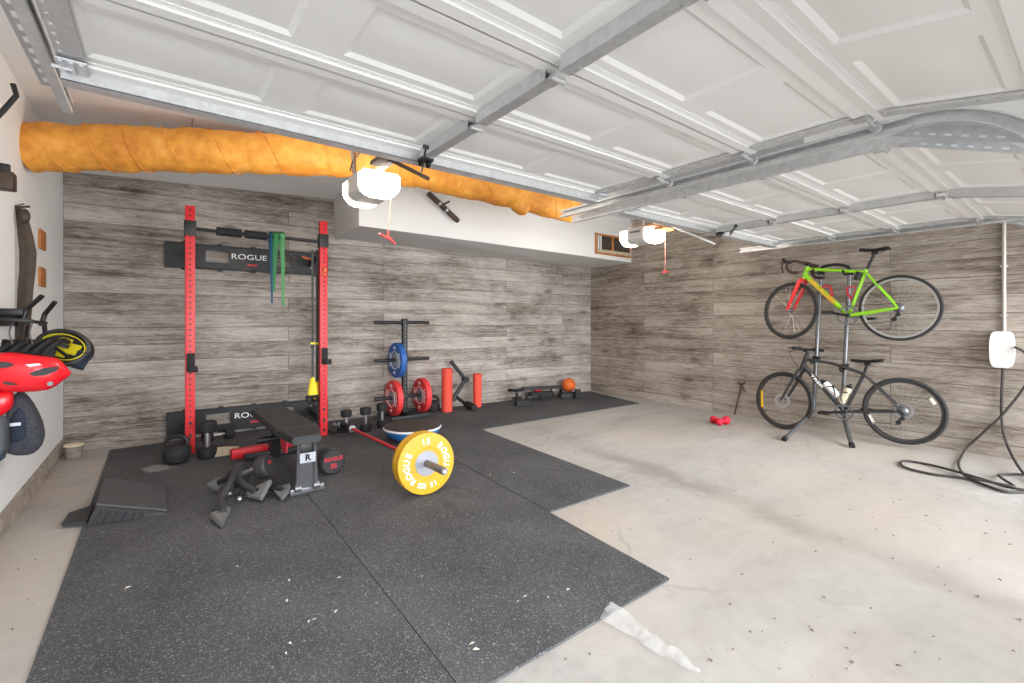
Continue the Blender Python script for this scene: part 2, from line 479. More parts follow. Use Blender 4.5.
def arc(c, u, v, r, a0, a1, n=10):
    c, u, v = V(c), V(u), V(v)
    return [c + u * (r * math.cos(math.radians(a0 + (a1 - a0) * i / n))) + v * (r * math.sin(math.radians(a0 + (a1 - a0) * i / n))) for i in range(n + 1)]
def smoothpath(pts, sub=6):
    P = [V(p) for p in pts]; out = []
    for i in range(len(P) - 1):
        p0, p1, p2, p3 = P[max(i - 1, 0)], P[i], P[i + 1], P[min(i + 2, len(P) - 1)]
        for k in range(sub):
            t = k / sub
            out.append(.5 * ((2 * p1) + (p2 - p0) * t + (2 * p0 - 5 * p1 + 4 * p2 - p3) * t * t + (3 * p1 - p0 - 3 * p2 + p3) * t ** 3))
    return out + [P[-1]]
# ------------------------------------------------------------------ the room
mb = MB(); mb.slab([(-1.2, -5, 0), (8.0, -5, 0), (8.0, 7, 0), (-1.2, 7, 0)], (0, 0, -.15))
struct(mb.build('floor', 'floor'))
mb = MB(); mb.slab([(-.738, -.62, .132), (-.738, 6.3, .132), (-.738, 6.3, 3.0), (-.738, -.62, 3.0)], (-.15, 0, 0))
struct(mb.build('wall_left', 'white'))
mb = MB(); mb.slab([(-.725, -.35, 0), (-.725, 6.07, 0), (-.725, 6.07, .136), (-.725, -.35, .136)], (-.16, 0, 0))
bmesh.ops.subdivide_edges(mb.bm, edges=mb.bm.edges[:], cuts=14, use_grid_fill=True)
for v in mb.bm.verts:
    if v.co.x > -.75: v.co.x += random.uniform(-.006, .006); v.co.z += random.uniform(-.004, .003) if v.co.z > .05 else 0
struct(mb.build('baseboard_left', 'curb'))
A, B = BWA - BWD * .15, BWB + BWD * .2
mb = MB(); mb.slab([A, B, B + Z_ * 3, A + Z_ * 3], -BWN * .2)
struct(mb.build('wall_back', 'back', uv=lambda c: ((c - BWA).dot(BWD), c.z + .02)))
mb = MB(); mb.slab([(6.1, -.62, 0), (6.1, 5.9, 0), (6.1, 5.9, 3), (6.1, -.62, 3)], (.2, 0, 0))
struct(mb.build('wall_right', 'right', uv=lambda c: (c.y + 20.3, c.z + .05)))
mb = MB()
mb.slab([(-.8, -.62, 2.84), (6.2, -.62, 2.90), (6.2, 5.7, 2.90), (1.73, 5.93, 2.775), (-.8, 6.12, 2.675), (-.8, 5.02, 2.80)], (0, 0, .2))
struct(mb.build('ceiling', 'ceil', smooth=0))
mb = MB(); mb.slab([(-.9, -.48, 2.16), (6.3, -.48, 2.16), (6.3, -.48, 3.05), (-.9, -.48, 3.05)], (0, -.14, 0))
mb.slab([(2.37, -.44, 0), (2.70, -.44, 0), (2.70, -.44, 2.16), (2.37, -.44, 2.16)], (0, -.18, 0))
struct(mb.build('wall_front', 'white', smooth=0))
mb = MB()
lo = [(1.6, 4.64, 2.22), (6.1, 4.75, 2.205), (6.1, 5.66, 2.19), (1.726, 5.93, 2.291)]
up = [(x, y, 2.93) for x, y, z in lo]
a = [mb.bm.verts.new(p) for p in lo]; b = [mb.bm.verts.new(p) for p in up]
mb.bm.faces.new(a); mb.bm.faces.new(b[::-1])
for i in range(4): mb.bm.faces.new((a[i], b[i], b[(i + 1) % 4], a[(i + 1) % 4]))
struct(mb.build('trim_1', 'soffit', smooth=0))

# ------------------------------------------------------------------ rubber mats (pixel corners read on the floor)
MATT = .011
def mat(pts, label, m='rubber'):
    mb = MB(); mb.slab([V((p.x, p.y, MATT)) for p in pts], (0, 0, -MATT + .0005))
    c = sum((V((p.x, p.y, 0)) for p in pts), V()) / len(pts)
    return tag(mb.build('rubber_mat', m, org=c, smooth=0), label, 'mat')
P2 = lambda x, y: V((x, y, 0))
mat([P2(-.36, 1.15), P2(.798, 1.15), P2(.868, 5.93), P2(-.385, 5.85)], 'speckled black rubber mat along the left wall carrying the plastic ramp', 'rubber_chalk')
mat([P2(.804, 1.29), P2(1.945, 1.29), P2(2.003, 2.22), P2(2.19, 5.84), P2(.874, 5.93)], 'wide speckled black rubber mat under the yellow plate reaching the front edge')
mat([P2(2.012, 2.22), P2(2.812, 2.205), P2(2.915, 4.378), P2(2.130, 4.40)], 'speckled black rubber mat stepping out right of the yellow plate')
mat([P2(2.136, 4.406), P2(2.915, 4.384), P2(5.735, 4.33), P2(6.02, 5.58), P2(2.200, 5.84)], 'speckled black rubber mat along the back wall under the basketball')

# ------------------------------------------------------------------ overhead doors
def door(x0, x1, ys, zf, tilt4, tilt5, label, side):
    t = thing('overhead_garage_door', label, 'garage door', ((x0 + x1) / 2, ys[0], zf))
    secs = [(V((0, ys[i], zf)), 0.0, ys[i] - ys[i + 1]) for i in range(3)]
    o4 = V((0, ys[3], zf)); a4 = math.radians(tilt4); L = .50
    secs.append((o4, a4, L))
    o5 = o4 + V((0, -math.cos(a4), -math.sin(a4))) * (L + .004)
    secs.append((o5, math.radians(tilt5), L))
    xm = (x0 + x1) / 2
    for k, (o, a, L) in enumerate(secs):
        dv = V((0, -math.cos(a), -math.sin(a))); nd = V((0, math.sin(a), -math.cos(a)))
        P = lambda x, q, d: V((x, o.y, o.z)) + dv * q + nd * d
        mb = MB(); g = .004
        # four raised panels, each in a cell of its own
        W = (x1 - x0) / 4; t0, t1 = .04, L - .04
        def ringq(A, B):
            for i in range(4): mb.bm.faces.new((A[i], A[(i + 1) % 4], B[(i + 1) % 4], B[i]))
        def rect(xa, xb, ta, tb, d): return [mb.bm.verts.new(P(x, q, d)) for x, q in ((xa, ta), (xb, ta), (xb, tb), (xa, tb))]
        for c in range(4):
            xa, xb = x0 + c * W, x0 + (c + 1) * W
            R = [rect(xa, xb, t0, t1, 0)]
            px, pt = .075, .06
            for ins, d in ((0, 0), (.016, -.010), (.028, -.010), (.075, -.002)):
                R.append(rect(xa + px + ins, xb - px - ins, t0 + pt + ins, t1 - pt - ins, d))
            for A, B in zip(R, R[1:]): ringq(A, B)
            mb.bm.faces.new(R[-1])
        # rolled lips along the two long edges, and the skin behind
        R3 = M((X_, dv, -nd)).transposed()
        for q in (g + .018, L - g - .018):
            mb.box(P(xm, q, .004), (x1 - x0, .036, .020), R3, .006)
            mb.box(P(xm, q + (.03 if q < L / 2 else -.03), .0), (x1 - x0, .02, .006), R3, .002)
        mb.box(P(xm, L / 2, -.03), (x1 - x0, L - 2 * g, .02), R3)
        s = mb.build('door_section', 'door', t, smooth=25)
        # stiles
        for xs, w, dep in ((xm, .048, .050), (x0 + .035, .064, .008), (x1 - .035, .064, .008)):
            m2 = MB()
            if dep > .02:
                m2.box(P(xs - w / 2, L / 2, dep / 2), (.003, L - .07, dep), R3)
                m2.box(P(xs + w / 2, L / 2, dep / 2), (.003, L - .07, dep), R3)
                m2.mark(1)  # side flanges take a lighter steel than the web: lit faces painted in
                m2.box(P(xs, L / 2, dep), (w, L - .07, .003), R3)
                for q in (.06, .075, .09, L - .09, L - .075, L - .06):
                    m2.cyl(P(xs + .012, q, dep), P(xs + .012, q, dep + .006), .005, n=6)
            else:
                m2.box(P(xs, L / 2, dep / 2 + .003), (w, L - .02, dep), R3, .002)
                for i in range(8):
                    m2.cyl(P(xs - .02, .06 + i * (L - .12) / 7, dep + .003), P(xs - .02, .06 + i * (L - .12) / 7, dep + .008), .006, n=8)
            m2.mark(0); m2.build('stile', ['galv_dark', 'galv'] if dep > .02 else ['galv'], t, smooth=30)
        if k < 4:   # hinges on the joint
            o2, a2 = secs[k + 1][0], secs[k + 1][1]
            for xs in (x0 + .035, xm, x1 - .035):
                m2 = MB(); dd = .05 if xs == xm else .02
                m2.box(P(xs, L - .02, dd), (.045, .06, .006), R3, .002)
                m2.cyl(P(xs - .03, L, dd + .006), P(xs + .03, L, dd + .006), .009, n=10)
                if xs != xm:
                    sg = -1 if xs < xm else 1
                    m2.cyl(P(xs, L, dd + .012), P(xs + sg * .10, L, dd + .012), .006, n=8)
                    m2.cyl(P(xs + sg * .085, L, dd + .012), P(xs + sg * .105, L, dd + .012), .022, n=14)
                m2.build('hinge', 'galv_dark', t, smooth=30)
        if k == 0:  # strengthening strut along the leading edge
            m2 = MB()
            m2.box(P(xm, -.002, .02), (x1 - x0, .004, .07), R3)
            m2.box(P(xm, -.03, .052), (x1 - x0, .06, .004), R3)
            m2.box(P(xm, -.06, .043), (x1 - x0, .004, .02), R3)
            m2.build('strut', 'galv', t, smooth=0)
            for xs in (x0 + .035, x1 - .035):
                m2 = MB(); m2.box(P(xs, .040, .022), (.075, .10, .006), R3, .002)
                for i in range(3): m2.box(P(xs - .025 + .025 * i, .040, .027), (.010, .095, .008), R3, .002)
                sg = -1 if xs < xm else 1
                m2.cyl(P(xs, .04, .03), P(xs + sg * .05, .04, .03), .006, n=8)
                m2.build('corner_bracket', 'wstripe', t, smooth=30)
            m2 = MB()
            m2.box(P(xm, .05, .058), (.06, .05, .012), R3, .002)
            for sx in (-.02, .02): m2.lathe([(.010, -.006), (.018, -.006), (.018, .006), (.010, .006)], P(xm + sx, .04, .072), X_, 14, loop=True)
            m2.build('arm_bracket', 'black', t, smooth=30)
    return t
door(-.262, 2.335, (2.10, 1.59, 1.105, .60), 2.10, 11, 26, 'white raised-panel overhead garage door nearest the orange duct and left wall', 'l')
door(2.735, 5.29, (2.19, 1.69, 1.19, .655), 2.10, 11, 26, 'white raised-panel overhead garage door above the bicycles', 'r')

# ------------------------------------------------------------------ tracks
def channel(mb, pts, face, h=.05, w=.028, th=.003):
    """C-channel swept along pts in a plane x = const; face = +1 opens towards +x."""
    for p, q in zip(pts, pts[1:]):
        p, q = V(p), V(q); d = (q - p).normalized(); e = d * (.012 if len(pts) > 3 else .002)
        up = X_.cross(d).normalized()
        mb.bar(p - e, q + e, th, h, up)
        for sg in (-1, 1):
            off = up * (sg * h / 2) + X_ * (face * w / 2)
            mb.bar(p + off - e, q + off + e, w, th, up)
            off = up * (sg * (h / 2 - .006)) + X_ * (face * w)
            mb.bar(p + off - e, q + off + e, th, .012, up)
def perforated(mb, p, q, u, w, n, th=.003):
    """Slotted strip from p to q, w wide along u."""
    p, q, u = V(p), V(q), V(u)
    nrm = (q - p).cross(u).normalized()
    L = (q - p).length; d = (q - p).normalized()
    for s_ in (-.36, .36): mb.bar(p + u * (w * s_), q + u * (w * s_), w * .28, th, nrm)
    for i in range(n + 1):
        c = p + d * (L * i / n)
        mb.bar(c - d * (L / n * .22), c + d * (L / n * .22), w, th * .98, nrm)
def track(x, yend, face, ybend, z, label, hang=(), curve=True):
    t = thing('garage_door_track', label, 'door track', (x, yend, z))
    mb = MB(); pts = [(x, yend, z), (x, ybend, z)]
    channel(mb, pts, face)
    mb.build('rail', 'galv', t, smooth=0)
    if curve:
        mb = MB(); R_ = .44; cc = V((x, ybend, z - R_))
        path = arc(cc, Y_ * -1, Z_, R_, 90, 0, 18) + [V((x, ybend - R_, .25))]
        rows = []
        for i_, p_ in enumerate(path):
            d_ = (path[min(i_ + 1, len(path) - 1)] - path[max(i_ - 1, 0)]).normalized(); u_ = X_.cross(d_).normalized()
            rows.append([mb.bm.verts.new(p_ + u_ * a_ + X_ * (face * b_)) for a_, b_ in ((-.019, .028), (-.025, .028), (-.025, 0), (.025, 0), (.025, .028), (.019, .028), (.019, .025), (.022, .025), (.022, .003), (-.022, .003), (-.022, .025), (-.019, .025))])
        for A_, B_ in zip(rows, rows[1:]):
            for j_ in range(12): mb.bm.faces.new((A_[j_], A_[(j_ + 1) % 12], B_[(j_ + 1) % 12], B_[j_]))
        mb.bm.faces.new(rows[0][::-1]); mb.bm.faces.new(rows[-1])
        mb.build('curved_rail', 'galv', t, smooth=0)
        mb = MB()      # slotted gusset plate filling the bend above its chord
        n_ = 12; ri = R_ - .026
        prof = [(-ri * math.cos(math.radians(100 - 62 * i / n_)), -R_ + ri * math.sin(math.radians(100 - 62 * i / n_))) for i in range(n_ + 1)]
        mb.prism([(p[0], p[1]) for p in prof] , (x - face * .003, ybend, z), -Y_ * -1, Z_, .003)
        mb.mark(0); p0, p1 = V((x - face * .003, ybend + prof[0][0], z + prof[0][1])), V((x - face * .003, ybend + prof[-1][0], z + prof[-1][1]))
        for i in range(6):
            f_ = .2 + .12 * i; c_ = p0.lerp(p1, f_) + V((0, 0, .016)); mb.bar(c_, p0.lerp(p1, f_ + .05) + V((0, 0, .016)), .007, .008)
        mb.mark(1); mb.build('gusset', ['galv_dark', 'wstripe'], t, smooth=0)
    for k, (y0, y1) in enumerate(hang):
        mb = MB(); perforated(mb, (x - face * .022, y0, z + .026), (x - face * .022, y1, z + .026), X_, .045, 16)
        mb.bar((x - face * .001, y0, z + .045), (x - face * .001, y1, z + .045), .003, .04)
        mb.build('angle_brace', 'galv_dark', t, smooth=0)
    mb = MB(); zc = 2.86
    perforated(mb, (x - face * .02, yend - .25, z + .03), (x - face * .02, yend - .25, zc), Y_, .03, 14)
    mb.build('hanger_strap', 'galv_dark', t, smooth=0)
    return t
track(-.308, 2.52, 1, .45, 2.105, 'galvanized door track with perforated brace beside the left wall', [(2.40, 1.2)])
track(2.475, 2.58, -1, .50, 2.075, 'galvanized centre track holding the right edge of the left door', [(2.2, .9)])
track(2.60, 2.60, 1, .50, 2.06, 'galvanized centre track carrying the edge of the door over the bikes', [])
t = track(5.47, 2.66, -1, .45, 2.085, 'pale galvanized track ending above the lime green bike', [])
# ------------------------------------------------------------------ duct
d0 = V((-.72, 4.53, 2.445))
DP = smoothpath([d0, yp(100, 148.2, 4.42), yp(166, 150, 4.31), yp(250, 153.2, 4.18), yp(339, 158, 4.05), yp(410, 169, 3.93), yp(474, 183.5, 3.84), yp(572, 208, 3.74)], 14)
t = thing('insulated_duct', 'long orange insulated air duct running from left wall under the ceiling', 'duct', d0)
rad = [.160 + .005 * math.sin(i * .41) + .003 * math.sin(i * 1.01 + 1) for i in range(len(DP))]
mb = MB(); mb.tube(DP, rad, 36)
for i, v in enumerate(mb.bm.verts):
    c_ = DP[min(len(DP) - 1, i // 36)]
    v.co += (v.co - c_).normalized() * (math.sin(v.co.x * 21 + v.co.z * 13) * .004 + math.sin(v.co.x * 47 - v.co.y * 31) * .003)
du = mb.build('duct_sleeve', 'duct', t, smooth=60)
def dpt(f, ang, r):
    k = f * (len(DP) - 1); i = min(int(k), len(DP) - 2); c = DP[i].lerp(DP[i + 1], k - i); dd = (DP[i + 1] - DP[i]).normalized()
    w = dd.cross(Z_).normalized(); u = w.cross(dd)
    return c + (u * math.cos(ang) + w * math.sin(ang)) * r
mb = MB(); mb.tube([dpt(.04 + .93 * j / 300, 2 * math.pi * j / 26, .1655) for j in range(301)], .0045, 6)
mb.build('binding_twine', 'duct', t)
for px, py, L in ((520, 206, .12), (571, 212, .16)):
    c = yp(px, py, 3.76); mb = MB()
    mb.tube([c + V((-.06, .02, .10)), c + V((-.01, 0, .02)), c + V((.05, 0, -.02)), c + V((.08, 0, -.03))], [.10, .10, .085, .06], 18)
    mb.build('branch_stub', 'duct', t, smooth=60)
mb = MB(); c = yp(354, 158, 3.86); perforated(mb, V((c.x, c.y, c.z - .12)), V((c.x, c.y, 2.86)), X_, .032, 14)
mb.build('hanger_strap', 'bronze', t, smooth=0)
mb = MB(); c = yp(192, 128, 4.30); mb.tube([c, c + V((.005, 0, .16))], .003, 6)
mb.build('hanger_wire', 'iron', t)
# dark strip hung on the soffit face below the duct
a, b = yp(428, 193, 4.60), yp(457, 220, 4.60)
t = thing('dark_hanging_bar', 'dark rounded metal bar hanging slanted below the orange duct', 'bar', a)
mb = MB(); mb.tube([a, b], .031, 14); mb.sph(b, .031); mb.build('bar_body', 'bronze', t)
for f in (.38, .62):
    mb = MB(); c = a.lerp(b, f); mb.lathe([(.029, -.012), (.037, -.012), (.037, .012), (.029, .012)], c, b - a, 16, loop=True); mb.build('clamp', 'chrome', t)
mb = MB(); c = a.lerp(b, .45); mb.bar(c, c + V((.10, .0, .06)), .03, .02); mb.bar(c, c + V((0, .07, .02)), .03, .02); mb.build('bracket', 'bronze', t)

# ------------------------------------------------------------------ door openers
def opener(xc, yc, zb, label, plate_text, rail_mat):
    t = thing('garage_door_opener', label, 'door opener', (xc, yc, zb))
    W, L, H = .24, .22, .155
    mb = MB(); mb.prism([(-W / 2, .03), (-W / 2 + .04, 0), (W / 2 - .04, 0), (W / 2, .03), (W / 2, H), (-W / 2, H)], (xc, yc, zb), X_, Z_, L)
    bmesh.ops.bevel(mb.bm, geom=mb.bm.edges[:], offset=.008, segments=2, affect='EDGES')
    mb.build('housing', 'opener', t)
    for sg in (-1, 1):
        mb = MB()
        prof = [(-W / 2 - .006, .045), (-W / 2 + .05, -.012), (W / 2 - .05, -.012), (W / 2 + .006, .045), (W / 2 + .006, H - .01), (-W / 2 - .006, H - .01)]
        mb.prism(prof, (xc, yc + sg * (L / 2 + .045), zb), X_, Z_, .10)
        bmesh.ops.bevel(mb.bm, geom=mb.bm.edges[:], offset=.013, segments=2, affect='EDGES')
        mb.build('light_lens', 'lens', t, smooth=20)
        ld = bpy.data.lights.new('opener_bulb', 'POINT'); ld.energy = 15 if sg > 0 else 6; ld.color = (1, .93, .84); ld.shadow_soft_size = .08
        lo = bpy.data.objects.new('opener_bulb', ld); lo.location = (xc, yc + sg * (L / 2 + .27), zb + .03); COL.objects.link(lo)
        lo.parent = t; lo.location = V(lo.location) - V((xc, yc, zb))
    if plate_text:
        mb = MB(); mb.box((xc - W / 2 - .002, yc, zb + .115), (.004, .13, .02), None, .001); mb.build('name_badge', 'badge', t)
    # rail towards the door front, and its hanging straps
    mb = MB(); mb.bar((xc, yc + .16, zb + H + .02), (xc, -.1, 2.235), .04, .03)
    mb.build('rail', rail_mat, t)
    for sx in (-.09, .09):
        mb = MB()
        perforated(mb, (xc + sx, yc + .05, zb + H - .01), (xc + sx * 1.8, yc + .08, 2.86), Y_, .028, 16)
        mb.bar((xc + sx, yc - .05, zb + H + .004), (xc + sx, yc + .12, zb + H + .004), .035, .006)
        mb.build('hanger_strap', 'galv_dark', t, smooth=0)
    return t
O1 = xp(374, 198, 1.03)
O1 = V((1.09, 3.02, 2.083))
t1 = opener(1.12, 3.02, 2.06, 'lit garage door opener below the orange duct', False, 'rail')
t2 = opener(4.06, 3.02, 2.07, 'lit garage door opener in front of the small wood-framed vent', True, 'rail')
def cord_drop(t, top, bot, both):
    mb = MB(); mb.tube([top, top.lerp(bot, .5) + V((.003, 0, 0)), bot], .0035, 6); c = mb.build('release_cord', 'cord', t)
    mb = MB()
    for p, q in both: mb.tube([bot + V(p), bot + V(q)], .008, 8)
    mb.build('pull_handle', 'handle', t)
cord_drop(t1, V((1.22, 2.92, 2.10)), yp(388, 236, 2.92), [((-.06, 0, .01), (.04, 0, -.035)), ((0, 0, .03), (.0, 0, -.02)), ((0, 0, .0), (.05, 0, -.05))])
p = yp(665, 272, 2.75)
cord_drop(t2, yp(665, 238, 2.75), p, [((-.05, 0, -.012), (.05, 0, .008)), ((-.02, 0, .02), (.0, 0, -.0))])
# arms that link the rail to the doors
def arm(t, pts, m, w=.03):
    mb = MB()
    for a, b in zip(pts, pts[1:]):
        mb.bar(a, b, .008, w, bev=.002)
        mb.cyl(a + V((-.012, 0, 0)), a + V((.012, 0, 0)), .01, n=8)
    mb.build('door_arm', m, t)
arm(t1, [fl(426, 147, 2.028), fl(421.5, 171, 2.028)], 'black', .016)
arm(t1, [yp(391, 160, 2.35), fl(429, 179, 2.03)], 'bronze', .016)
mb = MB(); mb.box(yp(384, 161, 2.45), (.10, .16, .022), None, .004); mb.box(yp(392, 158, 2.36), (.03, .05, .04), None, .004); mb.build('trolley', 'strap', t1)
mb = MB(); mb.tube(smoothpath([yp(350, 171, 3.0), yp(354, 160, 2.95), yp(366, 147, 2.9), yp(372, 141, 2.85)]), .005, 6); mb.build('power_lead', 'bronze', t1)
arm(t2, [fl(736, 226, 2.03), fl(730, 234, 2.03)], 'black')
arm(t2, [yp(672, 226, 2.6), yp(715, 244, 2.45)], 'galv', .014)
mb = MB(); mb.box(yp(664, 229, 2.72), (.20, .10, .02), None, .004); mb.box(yp(657, 227, 2.8), (.30, .10, .012), None, .003); mb.build('trolley', 'wood', t2)

# ------------------------------------------------------------------ small wood-framed opening over the soffit slab
a, b = yp(597, 232, 4.68), yp(628, 258, 4.68)
t = thing('wall_vent', 'small orange wood-framed vent in the white soffit by the right wall', 'vent', a)
x0_, x1_, z0_, z1_ = a.x, 6.06, 2.27, a.z
mb = MB(); 
for cx, cz, sx, sz in (((x0_ + x1_) / 2, z0_ + .015, x1_ - x0_, .03), ((x0_ + x1_) / 2, z1_ - .015, x1_ - x0_, .03), (x0_ + .015, (z0_ + z1_) / 2, .03, z1_ - z0_), (x1_ - .015, (z0_ + z1_) / 2, .03, z1_ - z0_), (x0_ * .52 + x1_ * .48, (z0_ + z1_) / 2, .035, z1_ - z0_)):
    mb.box((cx, 4.645 + (cx - 1.6) * .0244, cz), (sx, .05, sz), None, .004)
mb.build('vent_frame', 'wood', t)
mb = MB(); mb.box(((x0_ + x1_) / 2, 4.742, (z0_ + z1_) / 2), (x1_ - x0_ - .04, .02, z1_ - z0_ - .04))
for i in range(14): mb.box((x0_ + .06 + i * (x1_ - x0_ - .12) / 13, 4.728, (z0_ + z1_) / 2), (.006, .012, z1_ - z0_ - .05))
mb.build('screen', 'vent', t)
mb = MB(); mb.box((x0_ * .5 + x1_ * .5, 4.715, z0_ + .05), (x1_ - x0_ - .08, .03, .05), None, .012); mb.build('insulation_tuft', 'beige', t)
# ------------------------------------------------------------------ gym: wall-mounted rack
FZ = MATT
def Wp(s_, z, o=0.0): return BWA + BWD * s_ + Z_ * z + BWN * o
def ws(px, py): return (bw(px, py) - BWA).dot(BWD)
UL, UR = V((.219, 5.245, 0)), V((1.398, 5.19, 0))
TOP = 2.325
rack = thing('squat_rack', 'red and black wall-mounted squat rack with pull-up bar at the back wall', 'squat rack', V((.82, 5.5, FZ)))
for P, lbl in ((UL, 'l'), (UR, 'r')):
    mb = MB(); mb.box(P + V((0, 0, (TOP + FZ) / 2)), (.076, .076, TOP - FZ), None, .006); mb.mark(0)
    k = 0; z = .10
    while z < TOP - .04:
        mb.cyl(P + V((0, -.0372, z)), P + V((0, -.0386, z)), .0085, n=12)
        mb.cyl(P + V((-.0372, 0, z)), P + V((-.0386, 0, z)), .0085, n=12)
        z += .0508
    mb.mark(1)
    for z in (.075, .18, .30):   # numbered bolt heads near the foot
        mb.cyl(P + V((0, -.037, z)), P + V((0, -.048, z)), .015, n=6)
    mb.mark(1)
    mb.build('upright', ['red', 'black'], rack)
    mb = MB(); mb.box(P + V((0, .0, 2.115)), (.092, .092, .145), None, .004)
    for dx in (-.022, .022):
        for dz in (-.05, .05): mb.cyl(P + V((dx, -.045, 2.115 + dz)), P + V((dx, -.053, 2.115 + dz)), .011, n=6)
    mb.build('crossmember_bracket', 'black', rack)
mb = MB(); mb.cyl(UL + V((.03, 0, 2.118)), UR + V((-.03, 0, 2.106)), .0165); mb.build('pull_up_bar', 'black', rack)
for f0, f1 in ((.175, .355), (.375, .545)):
    a, b = UL + V((0, 0, 2.118)), UR + V((0, 0, 2.106)); d = b - a
    mb = MB(); mb.lathe([(.017, 0), (.034, 0), (.041, .008), (.041, d.length * (f1 - f0) - .008), (.034, d.length * (f1 - f0)), (.017, d.length * (f1 - f0))], a + d * f0, d, 24, loop=True)
    mb.build('fat_grip', 'blackrub', rack)
def stringer(zlo, zhi, sL, sR, cuts, txt):
    """Folded sheet-steel stringer with two real cut-outs; cuts = [(s0, s1)] between zc0 and zc1."""
    mb = MB(); o = .05; zc0, zc1 = zlo + .085, zhi - .065
    R = M((BWD, -BWN, Z_)).transposed()
    def pan(s0, s1, z0, z1): mb.box(Wp((s0 + s1) / 2, (z0 + z1) / 2, o), (s1 - s0, .006, z1 - z0), R)
    pan(sL, sR, zc1, zhi - .02); pan(sL, sR, zlo + .02, zc0)
    edge = [sL] + [q for c in cuts for q in c] + [sR]
    for a, b in zip(edge[::2], edge[1::2]): pan(a, b, zc0, zc1)
    for z in (zlo + .012, zhi - .012):
        mb.box(Wp((sL + sR) / 2, z, .03), (sR - sL, .05, .012), R, .002)
        for k in range(5):
            s_ = sL + (k + .5) * (sR - sL) / 5; mb.box(Wp(s_, z + (.012 if z > (zlo + zhi) / 2 else -.012), .02), (.05, .03, .02), R, .003)
    for s_ in (sL, sR): mb.box(Wp(s_, (zlo + zhi) / 2, .028), (.006, .05, zhi - zlo - .04), R)
    for s_ in (sL + .12, sR - .12):
        for z in (zlo + .06, zhi - .06): mb.cyl(Wp(s_, z, o), Wp(s_, z, o + .012), .014, n=6)
    st = mb.build('stringer', 'black', rack, smooth=30)
    if txt is not None:
        mb = MB(); mb.text('ROGUE', .085, Wp(txt, (zc0 + zc1) / 2 + .012, o + .003), BWD, Z_, .004, lambda x, y: (x * 1.25, y), .004)
        mb.build('lettering', 'wlet', st)
        mb = MB(); mb.box(Wp(txt + .03, zc0 - .008, o + .004), (.10, .004, .022), R); mb.build('badge', 'rlet', st)
sl, sr = ws(165, 255), ws(327, 266)
stringer(1.806, 2.085, sl, sr, [(ws(205.8, 258), ws(229.4, 260)), (ws(276.5, 264), ws(290.5, 266))], ws(249, 262))
stringer(.03, .30, ws(167, 425), sr, [(ws(206, 420), ws(231, 417)), (ws(279, 412), ws(294, 411))], ws(252, 415))
for P in (UL, UR):
    sw = (P - BWA).dot(BWD)
    for z in (.17, 1.945):
        q = Wp(sw, z, .05)
        mb = MB(); mb.bar(q, P + V((0, .036, z)), .05, .075, bev=.004)
        mb.box(P + V((0, .046, z)), (.09, .02, .13), None, .003); mb.build('swing_arm', 'black', rack)
        mb = MB(); mb.cyl(q + V((0, 0, -.07)), q + V((0, 0, .07)), .02); mb.build('hinge_pin', 'greyst', rack)
for P, zj in ((UR, .875), (UL, .865)):
    mb = MB()   # J-cup, pad and lip towards the room
    mb.box(P + V((.004, -.045, zj)), (.062, .03, .17), None, .004); mb.box(P + V((.02, -.085, zj - .078)), (.075, .09, .02), None, .004); mb.box(P + V((.02, -.13, zj - .055)), (.065, .014, .05), None, .003)
    mb.build('j_cup', 'blackrub', rack)
mb = MB(); mb.cyl(UR + V((0, -.05, 1.80)), UR + V((0, -.09, 1.80)), .016); mb.torus(UR + V((0, -.07, 1.765)), Y_, .018, .006, 16, 6); mb.build('anchor_pin', 'oranget', rack)

# ------------------------------------------------------------------ bands looped over the pull-up bar
def band(px, top, low, wid, m, label, spread):
    t0 = yp(px, 236, 5.205); zb = t0.z + .018
    mb = MB(); x = t0.x; yb = 5.218; z1 = yp(low[0], low[1], 5.2).z; xl = yp(low[0], low[1], 5.2).x
    L = [V((x, yb - .0475, zb - .03)), V((x, yb - .035, zb + .008)), V((x, yb, zb + .029)), V((x, yb + .035, zb + .008)), V((x, yb + .0475, zb - .03))]
    fr = [V((x + (xl - x) * f, yb - .0475 + .04 * f, zb - .03 + (z1 - zb + .03) * f)) for f in (.35, .7, 1.0)]
    bk = [V((x + spread + (xl - x - spread) * f, yb + .0475 - .03 * f, zb - .03 + (z1 - zb + .03) * f)) for f in (1.0, .7, .35)]
    path = fr[::-1] + L[:5][::1] + bk[::-1]
    path = list(fr[::-1]) + L + [bk[2], bk[1], bk[0]]
    rows = []
    for i, p in enumerate(path):
        w = wid * (1 if 2 < i < 9 else .62 if i in (1, 2, 9) else .45)
        rows.append([p + V((-w / 2, 0, 0)), p + V((w / 2, 0, 0))])
    mb.grid(rows)
    r = bmesh.ops.solidify(mb.bm, geom=mb.bm.faces[:], thickness=.005)
    o = mb.build('resistance_band', m, org=V((x, yb, zb)))
    return tag(o, label, 'resistance band', 'bands on the pull-up bar')
band(270.5, 234, (272.5, 303), .026, 'teal', 'dark blue resistance band hanging lowest over the pull-up bar', .012)
band(275.8, 234, (273.8, 291), .052, 'green', 'wide green resistance band looped over the pull-up bar', -.01)
band(282.0, 234, (283.6, 306), .042, 'lgreen', 'pale green resistance band closest to the right upright', .02)

